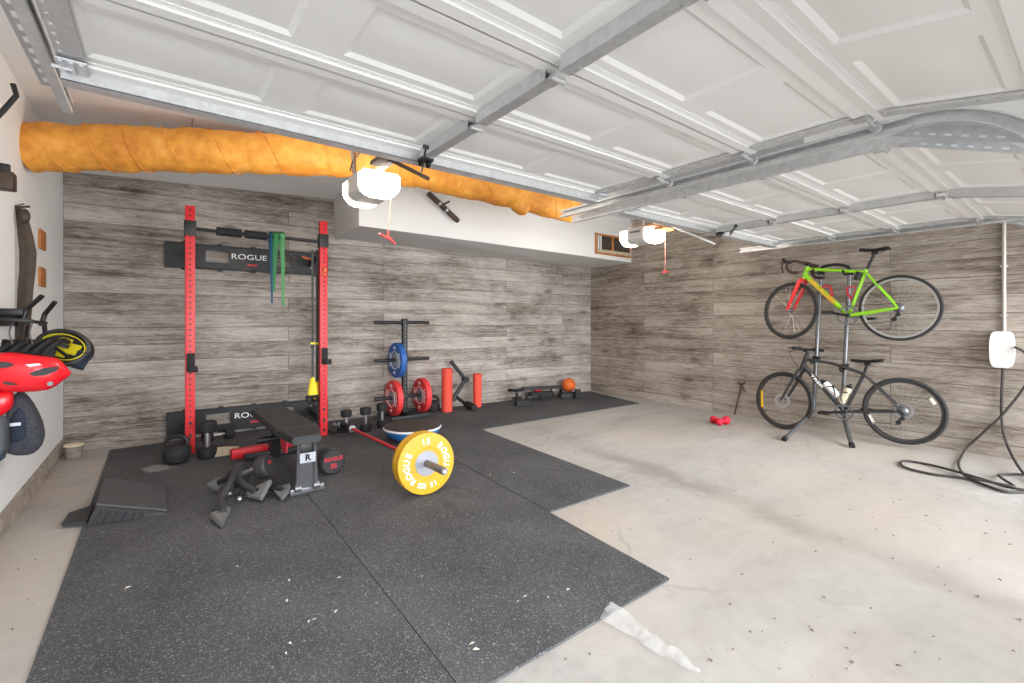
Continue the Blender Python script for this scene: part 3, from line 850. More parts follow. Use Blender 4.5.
# ------------------------------------------------------------------ suspension trainer by the right upright
top = yp(314, 246, 5.22)
t = thing('suspension_trainer', 'yellow and black suspension trainer hanging beside the right rack upright', 'suspension trainer', top)
for px, dep, lowy in ((312.6, 5.20, 378), (317.9, 5.27, 382)):
    a, b = yp(px, 250, dep), yp(px, lowy, dep)
    mb = MB(); mb.box((a + b) / 2, (.022 if px < 315 else .044, .004, (a - b).length)); mb.build('strap', 'dark' if px < 315 else 'black', t)
    mb = MB(); c = yp(px, 346, dep); mb.box(c, (.034, .012, .05), None, .004); mb.build('buckle', 'black', t)
    mb = MB(); q = yp(px, 348, dep); mb.box(q + V((0, -.006, .05)), (.045, .004, .02)); mb.build('yellow_tab', 'trxy', t)
    mb = MB(); c0, c1 = yp(px, lowy - 1, dep), yp(px - .6, lowy + 17, dep)
    mb.prism([(-.018, 0), (.018, 0), (.052, -(c0 - c1).length), (-.052, -(c0 - c1).length)], c0, X_, Z_, .045)
    bmesh.ops.bevel(mb.bm, geom=mb.bm.edges[:], offset=.012, segments=2, affect='EDGES')
    h = mb.build('handle_sleeve', 'trxy', t)
    mb = MB(); mb.cyl(c1 + V((-.06, 0, -.015)), c1 + V((.06, 0, -.015)), .018); mb.tube(arc(c1 + V((0, 0, -.03)), X_, Z_, .055, 180, 360, 12), .009, 8); mb.build('grip', 'blackrub', h)
mb = MB(); mb.torus(yp(306.5, 258, 5.5), V((0.2, -.3, 1)), .045, .008, 28, 8); mb.build('orange_ring', 'oranget', t)

# ------------------------------------------------------------------ red spotter arm lying by the bench
a, b = fl(231, 458, FZ + .04), fl(290, 446, FZ + .04)
a = V((.50, 4.79, FZ + .042)); b = V((1.12, 4.86, FZ + .042)); d = (b - a)
t = thing('spotter_arm', 'red square-tube spotter arm lying on the mat behind the bench', 'spotter arm', a)
mb = MB(); mb.bar(a, a + d * .48, .076, .08, bev=.004); mb.build('tube', 'red', t)
mb = MB(); mb.bar(a + d * .48, a + d * .72, .09, .075, bev=.006); mb.box(a + d * .60 + V((0, -.01, .07)), (.10, .07, .08), None, .006); mb.build('hook_bracket', 'black', t)
mb = MB(); mb.bar(a + d * .72, b, .06, .06, bev=.004); mb.build('end_tube', 'redbar', t)

# ------------------------------------------------------------------ bench
ZT = .445
pts = dict(fl_=fl(250.4, 409.6, ZT), fr=fl(284, 405.8, ZT), gl=fl(275.8, 429.6, ZT), gr=fl(318.8, 424.2, ZT), nl=fl(292.7, 438.2, ZT), nr=fl(321.2, 434, ZT))
t = thing('weight_bench', 'black padded weight bench with grey front post standing before the rack', 'bench', V((.80, 4.0, FZ)))
def pad(P4, name):
    mb = MB(); mb.slab(P4, (0, 0, -.055)); bmesh.ops.bevel(mb.bm, geom=mb.bm.edges[:], offset=.009, segments=2, affect='EDGES'); return mb.build(name, 'vinyl', t)
e = (pts['gl'] - pts['fl_']).normalized() * .006
pad([pts['fl_'], pts['fr'], pts['gr'] - e, pts['gl'] - e], 'back_pad')
pad([pts['gl'] + e, pts['gr'] + e, pts['nr'], pts['nl']], 'seat_pad')
xc = (pts['gl'].x + pts['gr'].x) / 2
mb = MB(); mb.bar((xc - .02, 3.42, .36), (xc + .01, 4.72, .33), .07, .06, bev=.004); mb.build('main_rail', 'black', t)
mb = MB(); mb.prism([(-.052, 0), (.052, 0), (.042, .36), (-.042, .36)], (.835, 3.53, FZ + .03), X_, V((-.03, -.16, .98)), .03); mb.build('front_post', 'greyst', t)
for sx in (-.062, .062):
    mb = MB(); mb.bar((.835 + sx, 3.52, FZ + .05), (.815 + sx * .85, 3.44, .39), .022, .035, bev=.003); mb.cyl((.835 + sx - .02, 3.51, FZ + .05), (.835 + sx + .02, 3.51, FZ + .05), .028); mb.build('side_strut', 'greyst', t)
mb = MB(); mb.bar((.738, 3.535, FZ + .022), (.945, 3.55, FZ + .022), .06, .042, bev=.006)
mb.box((.738, 3.535, FZ + .024), (.03, .068, .048), None, .008); mb.box((.945, 3.55, FZ + .024), (.03, .068, .048), None, .008)
mb.build('front_foot', 'greyst', t)
u_ = V((1, -.03, 0)).normalized(); v_ = V((-.03, -.16, .98)).normalized(); cpl = V((.822, 3.432, .29))
mb = MB(); mb.prism([(-.052, -.036), (.052, -.036), (.052, .036), (-.052, .036)], cpl, u_, v_, .006); pl = mb.build('badge_plate', 'label', t)
mb = MB(); mb.text('R', .062, cpl + u_.cross(v_) * .003, u_, v_, .003); mb.build('lettering', 'black', pl)
mb = MB(); mb.bar((xc - .24, 4.66, FZ + .03), (xc + .26, 4.66, FZ + .03), .06, .05, bev=.004); mb.build('rear_foot', 'black', t)
mb = MB(); mb.bar((xc, 4.64, FZ + .04), (xc, 4.55, .34), .07, .05, bev=.004); mb.build('rear_post', 'black', t)
for sx in (-.06, .06):
    mb = MB(); mb.prism([(-.12, -.09), (.02, -.12), (.16, 0), (.13, .03), (-.10, .03)], (xc + sx, 3.95, .33), Y_, Z_, .008); mb.build('adjuster_plate', 'redbar', t)
mb = MB(); mb.cyl((xc - .20, 4.2, .28), (xc + .16, 4.2, .28), .018); mb.cyl((xc - .21, 4.2, .28), (xc - .12, 4.2, .28), .026); mb.build('adjuster_handle', 'black', t)

# ------------------------------------------------------------------ dumbbells and kettlebells
def dumbbell(c, axis, L, R, rh, label, txt=None, tv=None, hm='dark', grp='round dumbbells'):
    axis = V(axis).normalized(); c = V(c)
    t = thing('dumbbell', label, 'dumbbell', c, grp)
    hw = L * .3
    mb = MB(); mb.lathe([(rh, -L / 2 + hw * .6), (rh * 1.12, 0), (rh, L / 2 - hw * .6)], c, axis, 18); mb.build('handle', 'chrome', t)
    for sg in (-1, 1):
        mb = MB(); h0 = L / 2 - hw
        mb.lathe([(rh, h0), (R * .84, h0), (R * .95, h0 + hw * .08), (R, h0 + hw * .2), (R, h0 + hw * .8), (R * .95, h0 + hw * .93), (R * .86, h0 + hw)], c, axis * sg, 32)
        hd = mb.build('head', hm, t)
        if txt and sg == 1:
            tv_ = V(tv); tv_ = (tv_ - axis * tv_.dot(axis)).normalized(); tu = tv_.cross(axis).normalized()
            mb = MB(); f = c + axis * (L / 2 + .0005)
            for k, s_ in enumerate(txt): mb.text(s_, R * (.42 if k == 0 else .52), f + tv_ * (R * (.30 if k == 0 else -.28)), tu, tv_, .002, lambda x, y: (x * 1.1, y))
            mb.build('lettering', 'rlet', hd)
    return t
# standing on end, left to right behind the barbell
for px, py, hh, rr, lab in ((348, 433, .245, .060, 'upright dumbbell nearest the landmine, leftmost of three on end'), (367.5, 432, .265, .062, 'upright dumbbell in the middle of the three on end'), (384, 428, .275, .062, 'upright dumbbell beside the plate tree, partly behind a red plate')):
    p = fl(px, py, FZ); dumbbell(p + V((0, .06, hh / 2)), Z_, hh, rr, .018, lab, hm='blackrub', grp='dumbbells standing on end')
p = fl(206.5, 459, FZ); dumbbell(p + V((0.01, .05, .165)), Z_, .33, .075, .022, 'tall black dumbbell standing on end beside the left rack upright', hm='blackrub', grp='dumbbells standing on end')
p = fl(219, 452, FZ); dumbbell(p + V((.0, .06, .15)), V((.9, .2, 0)), .26, .055, .016, 'black dumbbell lying behind the tall one at the rack foot', hm='blackrub', grp='round dumbbells')
dumbbell(V((1.085, 3.98, FZ + .098)), V((.12, -1, .0)), .36, .098, .02, 'big round dumbbell with red lettering right of the bench', ['ROGUE', '35'], Z_, 'dark')
dumbbell(V((.545, 3.93, FZ + .112)), V((.72, -.62, .28)), .30, .085, .02, 'round dumbbell with red mark in the pile of push-up stands', ['35', ''][:1], Z_, 'dark')
def kettlebell(p, R, label):
    t = thing('kettlebell', label, 'kettlebell', p, 'black kettlebells')
    mb = MB(); mb.lathe([(R * .62, 0), (R * .86, R * .18), (R, R * .70), (R * .93, R * 1.08), (R * .66, R * 1.42), (R * .3, R * 1.54), (0, R * 1.56)], p, Z_, 32); mb.build('bell', 'blackrub', t)
    mb = MB(); u = V((.9, -.35, 0)).normalized()
    mb.tube([p + u * (R * .62) + Z_ * R * 1.30, p + u * (R * .78) + Z_ * R * 1.62] + [p + u * (R * .72 * math.cos(a)) + Z_ * (R * 1.72 + R * .42 * math.sin(a)) for a in [math.pi * k / 8 for k in range(1, 8)]] + [p - u * (R * .78) + Z_ * R * 1.62, p - u * (R * .62) + Z_ * R * 1.30], R * .165, 10)
    mb.build('handle', 'black', t)
kettlebell(fl(177, 465, FZ) + V((.0, .09, 0)), .108, 'large black kettlebell in front of the left rack upright')
kettlebell(fl(433, 411, FZ), .095, 'black kettlebell between the red plate and the tall foam roller')
# folded beige strap at the rack foot
p = fl(222, 456, FZ); mb = MB()
for k in range(3): mb.tube(smoothpath([p + V((-.14, .02, .012 + .02 * k)), p + V((0, -.02 + .02 * k, .014 + .02 * k)), p + V((.13, .03, .012 + .018 * k)), p + V((.02, .08, .012 + .02 * k)), p + V((-.12, .05, .014 + .02 * k))], 5), .013, 8)
tag(mb.build('canvas_strap', 'beige', org=p), 'folded beige canvas strap on the mat by the rack foot', 'strap')

# ------------------------------------------------------------------ push-up stands in a heap
def trap(mb, P4, n, th):
    n = V(n).normalized(); mb.slab(P4, -n * th)
def stand(pads, grip, stems, label):
    org = sum((sum(P, V()) / 4 for P, n in pads), V()) / len(pads)
    t = thing('push_up_stand', label, 'push-up stand', V((org.x, org.y, FZ)), 'push-up stands in the heap')
    for P, n in pads:
        mb = MB(); trap(mb, P, n, .03); bmesh.ops.bevel(mb.bm, geom=mb.bm.edges[:], offset=.006, segments=2, affect='EDGES'); mb.build('foot_pad', 'shoe', t)
    for s_ in stems:
        mb = MB(); mb.tube(smoothpath(s_, 4), .022, 10); mb.build('stem', 'dark', t)
    mb = MB(); mb.tube(smoothpath(grip, 4), .019, 12); mb.build('grip', 'blackrub', t)
A1 = [fl(210, 513, FZ + .05), fl(228.5, 505, FZ + .05), fl(231.4, 507.4, FZ + .03), fl(221.7, 524.5, FZ + .03)]
D1 = [fl(208, 484, FZ + .10), fl(221, 475.5, FZ + .12), fl(228, 480, FZ + .05), fl(218.7, 490, FZ + .035)]
def nrm(P):
    n = (P[1] - P[0]).cross(P[3] - P[0]).normalized(); return n if n.z > 0 else -n
ca, cdd = sum(A1, V()) / 4, sum(D1, V()) / 4
j = fl(236, 470, FZ + .16)
stand([(A1, nrm(A1)), (D1, nrm(D1))], [j + V((-.01, -.02, 0)), j, fl(232, 476, FZ + .14), cdd], [[ca, fl(222, 499, FZ + .07), fl(229, 485, FZ + .12), j]], 'grey push-up stand whose loose foot points at the viewer')
B1 = [fl(245.7, 491, FZ + .045), fl(270.5, 478.5, FZ + .13), fl(260, 498.5, FZ + .035), fl(247, 496, FZ + .035)]
C1 = [fl(271, 488, FZ + .055), fl(289.5, 482.5, FZ + .09), fl(289, 489, FZ + .05), fl(281, 498.5, FZ + .035)]
cb, cc = sum(B1, V()) / 4, sum(C1, V()) / 4
stand([(B1, nrm(B1)), (C1, nrm(C1))], [cb, fl(268, 488, FZ + .05), fl(276, 490, FZ + .045), cc], [[cb, fl(240, 482, FZ + .1), fl(236, 474, FZ + .12)]], 'grey push-up stand with its big foot below the red-marked dumbbell')
p = fl(240, 497, FZ); t = thing('jump_rope_handle', 'curved black handle with steel tip in the heap of stands', 'handle', p)
mb = MB(); mb.tube(smoothpath([fl(231, 492, FZ + .03), fl(233, 484, FZ + .08), fl(240, 481, FZ + .1), fl(243, 488, FZ + .06), fl(241, 496, FZ + .03)], 6), .018, 10); mb.build('grip', 'blackrub', t)
mb = MB(); mb.sph(fl(239.5, 499, FZ + .022), .02); mb.build('tip', 'chrome', t)
mb = MB(); mb.sph(fl(230, 493.5, FZ + .022), .018); mb.build('tip', 'chrome', t)

# ------------------------------------------------------------------ plastic kerb ramp
H1, H2 = fl(97, 506.5, .135), fl(104.3, 481.2, .135)
L1, L2 = fl(165.5, 512, FZ + .012), fl(163, 487.3, FZ + .012)
B1_ = fl(87.4, 525, FZ); B2_ = B1_ + V((.03, .55, 0)); Lb1 = fl(156, 513.8, FZ); Lb2 = V((L2.x, L2.y, FZ))
t = thing('kerb_ramp', 'dark grey plastic wedge ramp straddling the left mat edge', 'ramp', B1_)
mb = MB(); vs = [mb.bm.verts.new(p) for p in (B1_, B2_, H1, H2, L1, L2, V((L1.x, L1.y, FZ)), Lb2)]
b1, b2, h1, h2, l1, l2, k1, k2 = vs
for f in ((b1, b2, h2, h1), (h1, h2, l2, l1), (b1, h1, l1, k1), (b2, k2, l2, h2), (l1, l2, k2, k1), (b1, k1, k2, b2)): mb.bm.faces.new(f)
mb.build('ramp_body', 'wedge', t, smooth=0)
mb = MB(); e1 = (H2 - H1); g1 = (L1 - H1)
nn = g1.cross(e1).normalized(); nn = nn if nn.z > 0 else -nn
mb.slab([H1 - e1 * .01 - g1 * .02 + nn * .006, H2 + e1 * .01 - g1 * .02 + nn * .006, L2 + e1 * .01 + g1 * .01 + nn * .006, L1 - e1 * .01 + g1 * .01 + nn * .006], nn * .014); mb.build('tread_plate', 'wedge', t, smooth=0)
mb = MB(); q = B1_
mb.slab([q + V((-.005, .01, .02)), q + V((-.12, .05, .02)), q + V((-.11, .25, .02)), q + V((.0, .33, .02))], (0, 0, -.02)); mb.build('joining_lug', 'dark', t, smooth=0)
for k in range(6):
    mb = MB(); f = .08 + .12 * k; a = B1_.lerp(V((L1.x, L1.y, FZ)), f); b = H1.lerp(L1, f)
    mb.bar(a + V((0, -.006, .004)), b + V((0, -.004, -.01)), .012, .012); mb.build('rib', 'wedge', t)
# ------------------------------------------------------------------ landmine and barbell
PC = V((1.512, 3.02, FZ + .2185)); LM = V((1.615, 5.16, FZ + .085)); bd = (PC - LM).normalized()
TIP = PC + bd * .34
bu = V((0, 0, 1)); bu = (bu - bd * bu.dot(bd)).normalized(); bs = bu.cross(bd).normalized()   # bs to the viewer's right
t = thing('landmine_anchor', 'black landmine pivot on the mat holding the red barbell end', 'landmine', V((LM.x, LM.y, FZ)))
mb = MB(); mb.box((LM.x - .01, LM.y + .05, FZ + .008), (.24, .28, .016), None, .003); mb.cyl((LM.x, LM.y + .09, FZ + .016), (LM.x, LM.y + .09, FZ + .05), .05); mb.build('base_plate', 'black', t)
mb = MB(); mb.box((LM.x, LM.y + .09, FZ + .075), (.09, .06, .06), None, .005); mb.cyl((LM.x - .07, LM.y + .09, FZ + .08), (LM.x + .07, LM.y + .09, FZ + .08), .018); mb.sph((LM.x - .08, LM.y + .09, FZ + .09), .024); mb.build('swivel', 'greyst', t)
mb = MB(); mb.lathe([(.027, -.10), (.034, -.10), (.034, .26), (.027, .26)], LM, bd, 24, loop=True); mb.build('sleeve_tube', 'black', t)
t = thing('barbell', 'red-shafted barbell running from the landmine through the yellow plates', 'barbell', LM)
s0 = LM + bd * .32
mb = MB(); mb.cyl(s0 - bd * .02, PC - bd * .10, .0145); mb.build('shaft', 'redbar', t)
mb = MB(); mb.lathe([(0, -.08), (.025, -.08), (.025, .30), (.036, .302), (.036, .325), (.016, .328)], LM, bd, 24); mb.build('sleeve', 'greyst', t)
mb = MB(); q = PC - bd * .12
mb.lathe([(.0146, 0), (.036, 0), (.036, .028), (.0249, .03), (.0249, (TIP - q).length - .006), (.021, (TIP - q).length), (0, (TIP - q).length)], q, bd, 28); mb.build('sleeve', 'greyst', t)
mb = MB(); mb.cyl(TIP + bd * .0002, TIP + bd * .004, .010); mb.build('end_cap', 'wlet', t)
def plate(c, ax, up_, R, w, body, label, grp, txts, ring=None, hubr=.055, hole=.0258):
    """Bumper plate: c = middle, ax = face normal of the lettered side."""
    c, ax = V(c), V(ax).normalized(); up_ = V(up_); up_ = (up_ - ax * up_.dot(ax)).normalized(); side = up_.cross(ax).normalized()
    t = thing('bumper_plate', label, 'weight plate', c, grp)
    prof = []
    hw = w / 2
    half = [(hole, .5), (hubr, .5), (hubr + .001, .86), (R * .50, .86), (R * .52, 1.0), (R * .955, 1.0), (R * .985, .94), (R, .80)]
    prof = [(r, h * hw) for r, h in half] + [(r, -h * hw) for r, h in reversed(half)]
    mb = MB(); mb.lathe(prof, c, ax, 64, loop=True); b = mb.build('tyre_body', body, t, smooth=28)
    mb = MB(); mb.lathe([(hole - .0004, hw * .9), (hubr, hw * .9), (hubr, -hw * .9), (hole - .0004, -hw * .9)], c, ax, 40, loop=True); mb.build('hub', 'hub', t)
    mb = MB(); f = c + ax * (hw + .0004)
    for s_, a0, rad, size in txts:
        n_ = len(s_); step = size * .80 / rad
        for k, ch in enumerate(s_):
            if ch == ' ': continue
            a = math.radians(a0) - (k - (n_ - 1) / 2) * step * (.78 if s_[0].isdigit() else 1.0)
            rd = side * math.cos(a) + up_ * math.sin(a); tg = side * math.sin(a) - up_ * math.cos(a)
            mb.text(ch, size, f + rd * rad, tg, rd, .0016)
    if ring: mb.torus(f, ax, R * ring, .004, 48, 4)
    mb.build('lettering', 'wlet', t)
    return t
# the photograph shows two yellow discs pressed together, the front one lettered
plate(PC + bd * .030, bd, bu, .2165, .056, 'yellow', 'yellow bumper plate with white lettering at the front of the barbell', 'yellow bumper plates',
      [('ROGUE', 188, .152, .060), ('ROGUE', 10, .152, .060), ('15', 92, .154, .060), ('15 KG', -90, .154, .048)], None, .088)
plate(PC - bd * .0285, -bd, bu, .2165, .056, 'yellow', 'yellow bumper plate behind the lettered one on the barbell', 'yellow bumper plates',
      [('ROGUE', 188, .163, .056), ('15', 90, .165, .056)], None, .088)

# ------------------------------------------------------------------ plate tree at the back wall
TY = 5.60; TX = yp(404.5, 360, TY).x
t = thing('plate_tree', 'black upright plate tree with three crossbars at the back wall', 'plate tree', V((TX, TY, FZ)))
zt = yp(404, 318.5, TY).z
mb = MB(); mb.box((TX, TY, (zt + FZ) / 2), (.06, .06, zt - FZ), None, .004); mb.mark(0)
for k in range(22): mb.cyl((TX, TY - .0295, .14 + .05 * k), (TX, TY - .031, .14 + .05 * k), .007, n=10)
mb.mark(1); mb.build('post', ['black', 'greyst'], t)
ZA = [yp(404, 322.5, TY).z, yp(404, 359.5, TY).z, yp(404, 396.5, TY).z]
for z in ZA:
    mb = MB(); mb.cyl((TX - .40, TY, z), (TX + .35, TY, z), .0215, n=20); mb.box((TX, TY, z), (.075, .075, .07), None, .004); mb.build('crossbar', 'black', t)
for a, b in (((-.28, -.22), (.28, -.22)), ((-.28, .16), (.28, .16))):
    mb = MB(); mb.bar((TX + a[0], TY + a[1], FZ + .025), (TX + b[0], TY + b[1], FZ + .025), .05, .05, bev=.004); mb.build('foot_bar', 'black', t)
mb = MB(); mb.bar((TX, TY - .22, FZ + .025), (TX, TY + .16, FZ + .025), .05, .046, bev=.004); mb.build('base_beam', 'black', t)
ring_t = lambda: [('ROGUE', 180, .158, .05), ('ROGUE', 0, .158, .05), ('20', 90, .158, .05), ('20', -90, .158, .05)]
def arm_plate(dx, z, body, label, w=.075):
    # hole rests on the bar: plate hangs a few millimetres low
    plate((TX + dx, TY, z - .0035), -X_, Z_, .225, w, body, label, 'plates on the plate tree', ring_t(), .50, .085)
arm_plate(-.10, ZA[1], 'blue', 'blue bumper plate on the left end of the middle crossbar')
arm_plate(-.145, ZA[2], 'redpl', 'red bumper plate on the left end of the low crossbar')
arm_plate(.25, ZA[2], 'redpl', 'red bumper plate on the right end of the low crossbar')

# ------------------------------------------------------------------ balance trainer (dome down)
c = fl(412.5, 424.5, FZ + .165); R = .295
t = thing('balance_trainer', 'half-ball balance trainer lying dome down with its dark platform up', 'balance trainer', V((c.x, c.y, FZ)))
mb = MB(); mb.lathe([(.10, 0), (.18, .022), (.245, .065), (.283, .118), (.287, .135), (0, .135)], V((c.x, c.y, FZ)), Z_, 56); mb.build('dome', 'bosu', t, smooth=50)
mb = MB(); mb.torus((c.x, c.y, FZ + .142), Z_, R - .012, .013, 64, 10); mb.build('rim', 'wstripe', t)
mb = MB(); mb.lathe([(0, .139), (.24, .139), (.288, .146), (.288, .158), (.27, .166), (.15, .170), (0, .171)], V((c.x, c.y, FZ)), Z_, 56); mb.build('platform', 'boardtop', t, smooth=40)

# ------------------------------------------------------------------ foam rollers, folding bar, black trainer, basketball
def roller(px, py, r, h, label):
    p = fl(px, py, FZ); p = V((p.x, min(p.y, 5.56), FZ))
    p = V((yp(px, 400, p.y).x, p.y, FZ))
    mb = MB(); mb.lathe([(.03, 0), (r - .006, 0), (r, .006), (r, h - .006), (r - .006, h), (.03, h)], p, Z_, 36, loop=True)
    return tag(mb.build('foam_roller', 'coral', org=p), label, 'foam roller', 'coral foam rollers')
zh = lambda px, py, Y: yp(px, py, Y).z
roller(447, 411.5, .074, zh(447, 368.5, 5.5) - FZ, 'tall coral foam roller standing right of the plate tree')
roller(477.3, 405.5, .062, zh(477, 373.5, 5.56) - FZ, 'short coral foam roller standing right of the folding bar')
Y0 = 5.62
q = [yp(450.6, 360.8, Y0 + .1), yp(465.5, 379.5, Y0), yp(455, 396, Y0 - .05), yp(453, 401.5, Y0 - .05)]
t = thing('folding_exercise_bar', 'black jointed exercise bar leaning between the two foam rollers', 'exercise bar', fl(468, 408, FZ))
mb = MB(); mb.tube([q[0], q[0].lerp(q[1], .45), q[1]], [.028, .025, .025], 12); mb.build('upper_arm', 'black', t)
mb = MB(); mb.cyl(q[1] + V((0, -.04, 0)), q[1] + V((0, .04, 0)), .042); mb.build('joint', 'black', t)
mb = MB(); mb.tube([q[1], q[2], q[3]], .030, 12); mb.build('middle_arm', 'dark', t)
e0, e1 = fl(465, 403.5, FZ + .065), fl(474.5, 407.5, FZ + .05)
mb = MB(); mb.tube([q[2], e0], .025, 12); mb.build('lower_arm', 'black', t)
mb = MB(); mb.tube([e0, e0.lerp(e1, .4), e1], [.035, .055, .042], 14); mb.build('handle', 'blackrub', t)

t = thing('ab_trainer', 'low black floor trainer frame lying beside the basketball at the back wall', 'exercise machine', fl(540, 399, FZ))
def px_z(x, y, z): return fl(x, y, FZ + z + .005)
mb = MB(); mb.tube([px_z(508.5, 390, .15), px_z(517, 390.8, .15), px_z(529, 388.5, .17)], .022, 10); mb.build('handle', 'blackrub', t)
mb = MB(); mb.tube([px_z(512, 398.5, .05), px_z(522, 397.5, .06)], .02, 10); mb.build('peg', 'black', t)
for x in (517.5, 527.5):
    mb = MB(); p = fl(x, 402.8, FZ); mb.bar(p + V((0, .0, .012)), p + V((0, .02, .15)), .03, .03, up=Y_, bev=.003); mb.build('leg', 'black', t)
mb = MB(); mb.bar(px_z(516, 404, .036), px_z(529.5, 402.6, .036), .07, .055, bev=.006); mb.build('front_foot', 'black', t)
mb = MB(); mb.bar(px_z(523, 388.8, .18), px_z(561, 386.8, .17), .05, .04, bev=.004); mb.build('rail', 'black', t)
mb = MB(); mb.bar(px_z(530, 394.5, .085), px_z(552, 393, .085), .11, .045, bev=.008); mb.build('carriage', 'blackrub', t)
mb = MB(); mb.tube([px_z(541, 399.3, .032), px_z(541, 394, .07)], .022, 10); mb.tube([px_z(551, 388, .16), px_z(552, 396, .03)], .018, 8); mb.tube([px_z(560, 387, .17), px_z(561, 394, .035)], .02, 8); mb.build('support', 'black', t)
mb = MB(); mb.box(px_z(538, 390.2, .12), (.13, .05, .07), None, .01); mb.build('red_bracket', 'redbar', t)
pb = fl(569, 396.0, FZ); mb = MB()
mb.bar(px_z(560, 395.4, .035), px_z(578.5, 394.4, .035), .16, .05, bev=.01); mb.bar(px_z(577.5, 392.5, .06), px_z(578.2, 395, .055), .08, .09, bev=.01); mb.build('rear_foot', 'black', t)
bc = fl(568.8, 385.0, FZ + .175); BR = .112
t = thing('basketball', 'orange basketball resting on the black trainer near the corner', 'ball', bc)
mb = MB(); mb.sph(bc, BR, None, 40, 26); mb.build('ball', 'orange', t)
mb = MB(); 
mb.torus(bc, V((.2, -.3, .9)), BR, .0022, 56, 6)
sm = mb.build('seam', 'black', t)
for ax, off, R_ in ((V((.9, .3, 0)), 0, BR), (V((.1, -.2, .95)), .062, .0935), (V((.1, -.2, .95)), -.062, .0935)):
    mb = MB(); mb.torus(bc + ax.normalized() * off, ax, R_, .0022, 56, 6); mb.build('seam', 'black', t)
p = fl(719.5, 424, 0); t = thing('massage_ball', 'crimson triple-lobed massage ball on the bare concrete before the bikes', 'massage ball', p)
mb = MB()
for (x, y, r) in ((713.5, 419.5, .044), (719.3, 421.8, .045), (726.2, 420.3, .05)): mb.sph(fl(x, y, r), r, None, 20, 12)
mb.tube([fl(713.5, 419.5, .044), fl(719.3, 421.8, .045), fl(726.2, 420.3, .05)], .024, 12); mb.build('lobes', 'cherry', t)
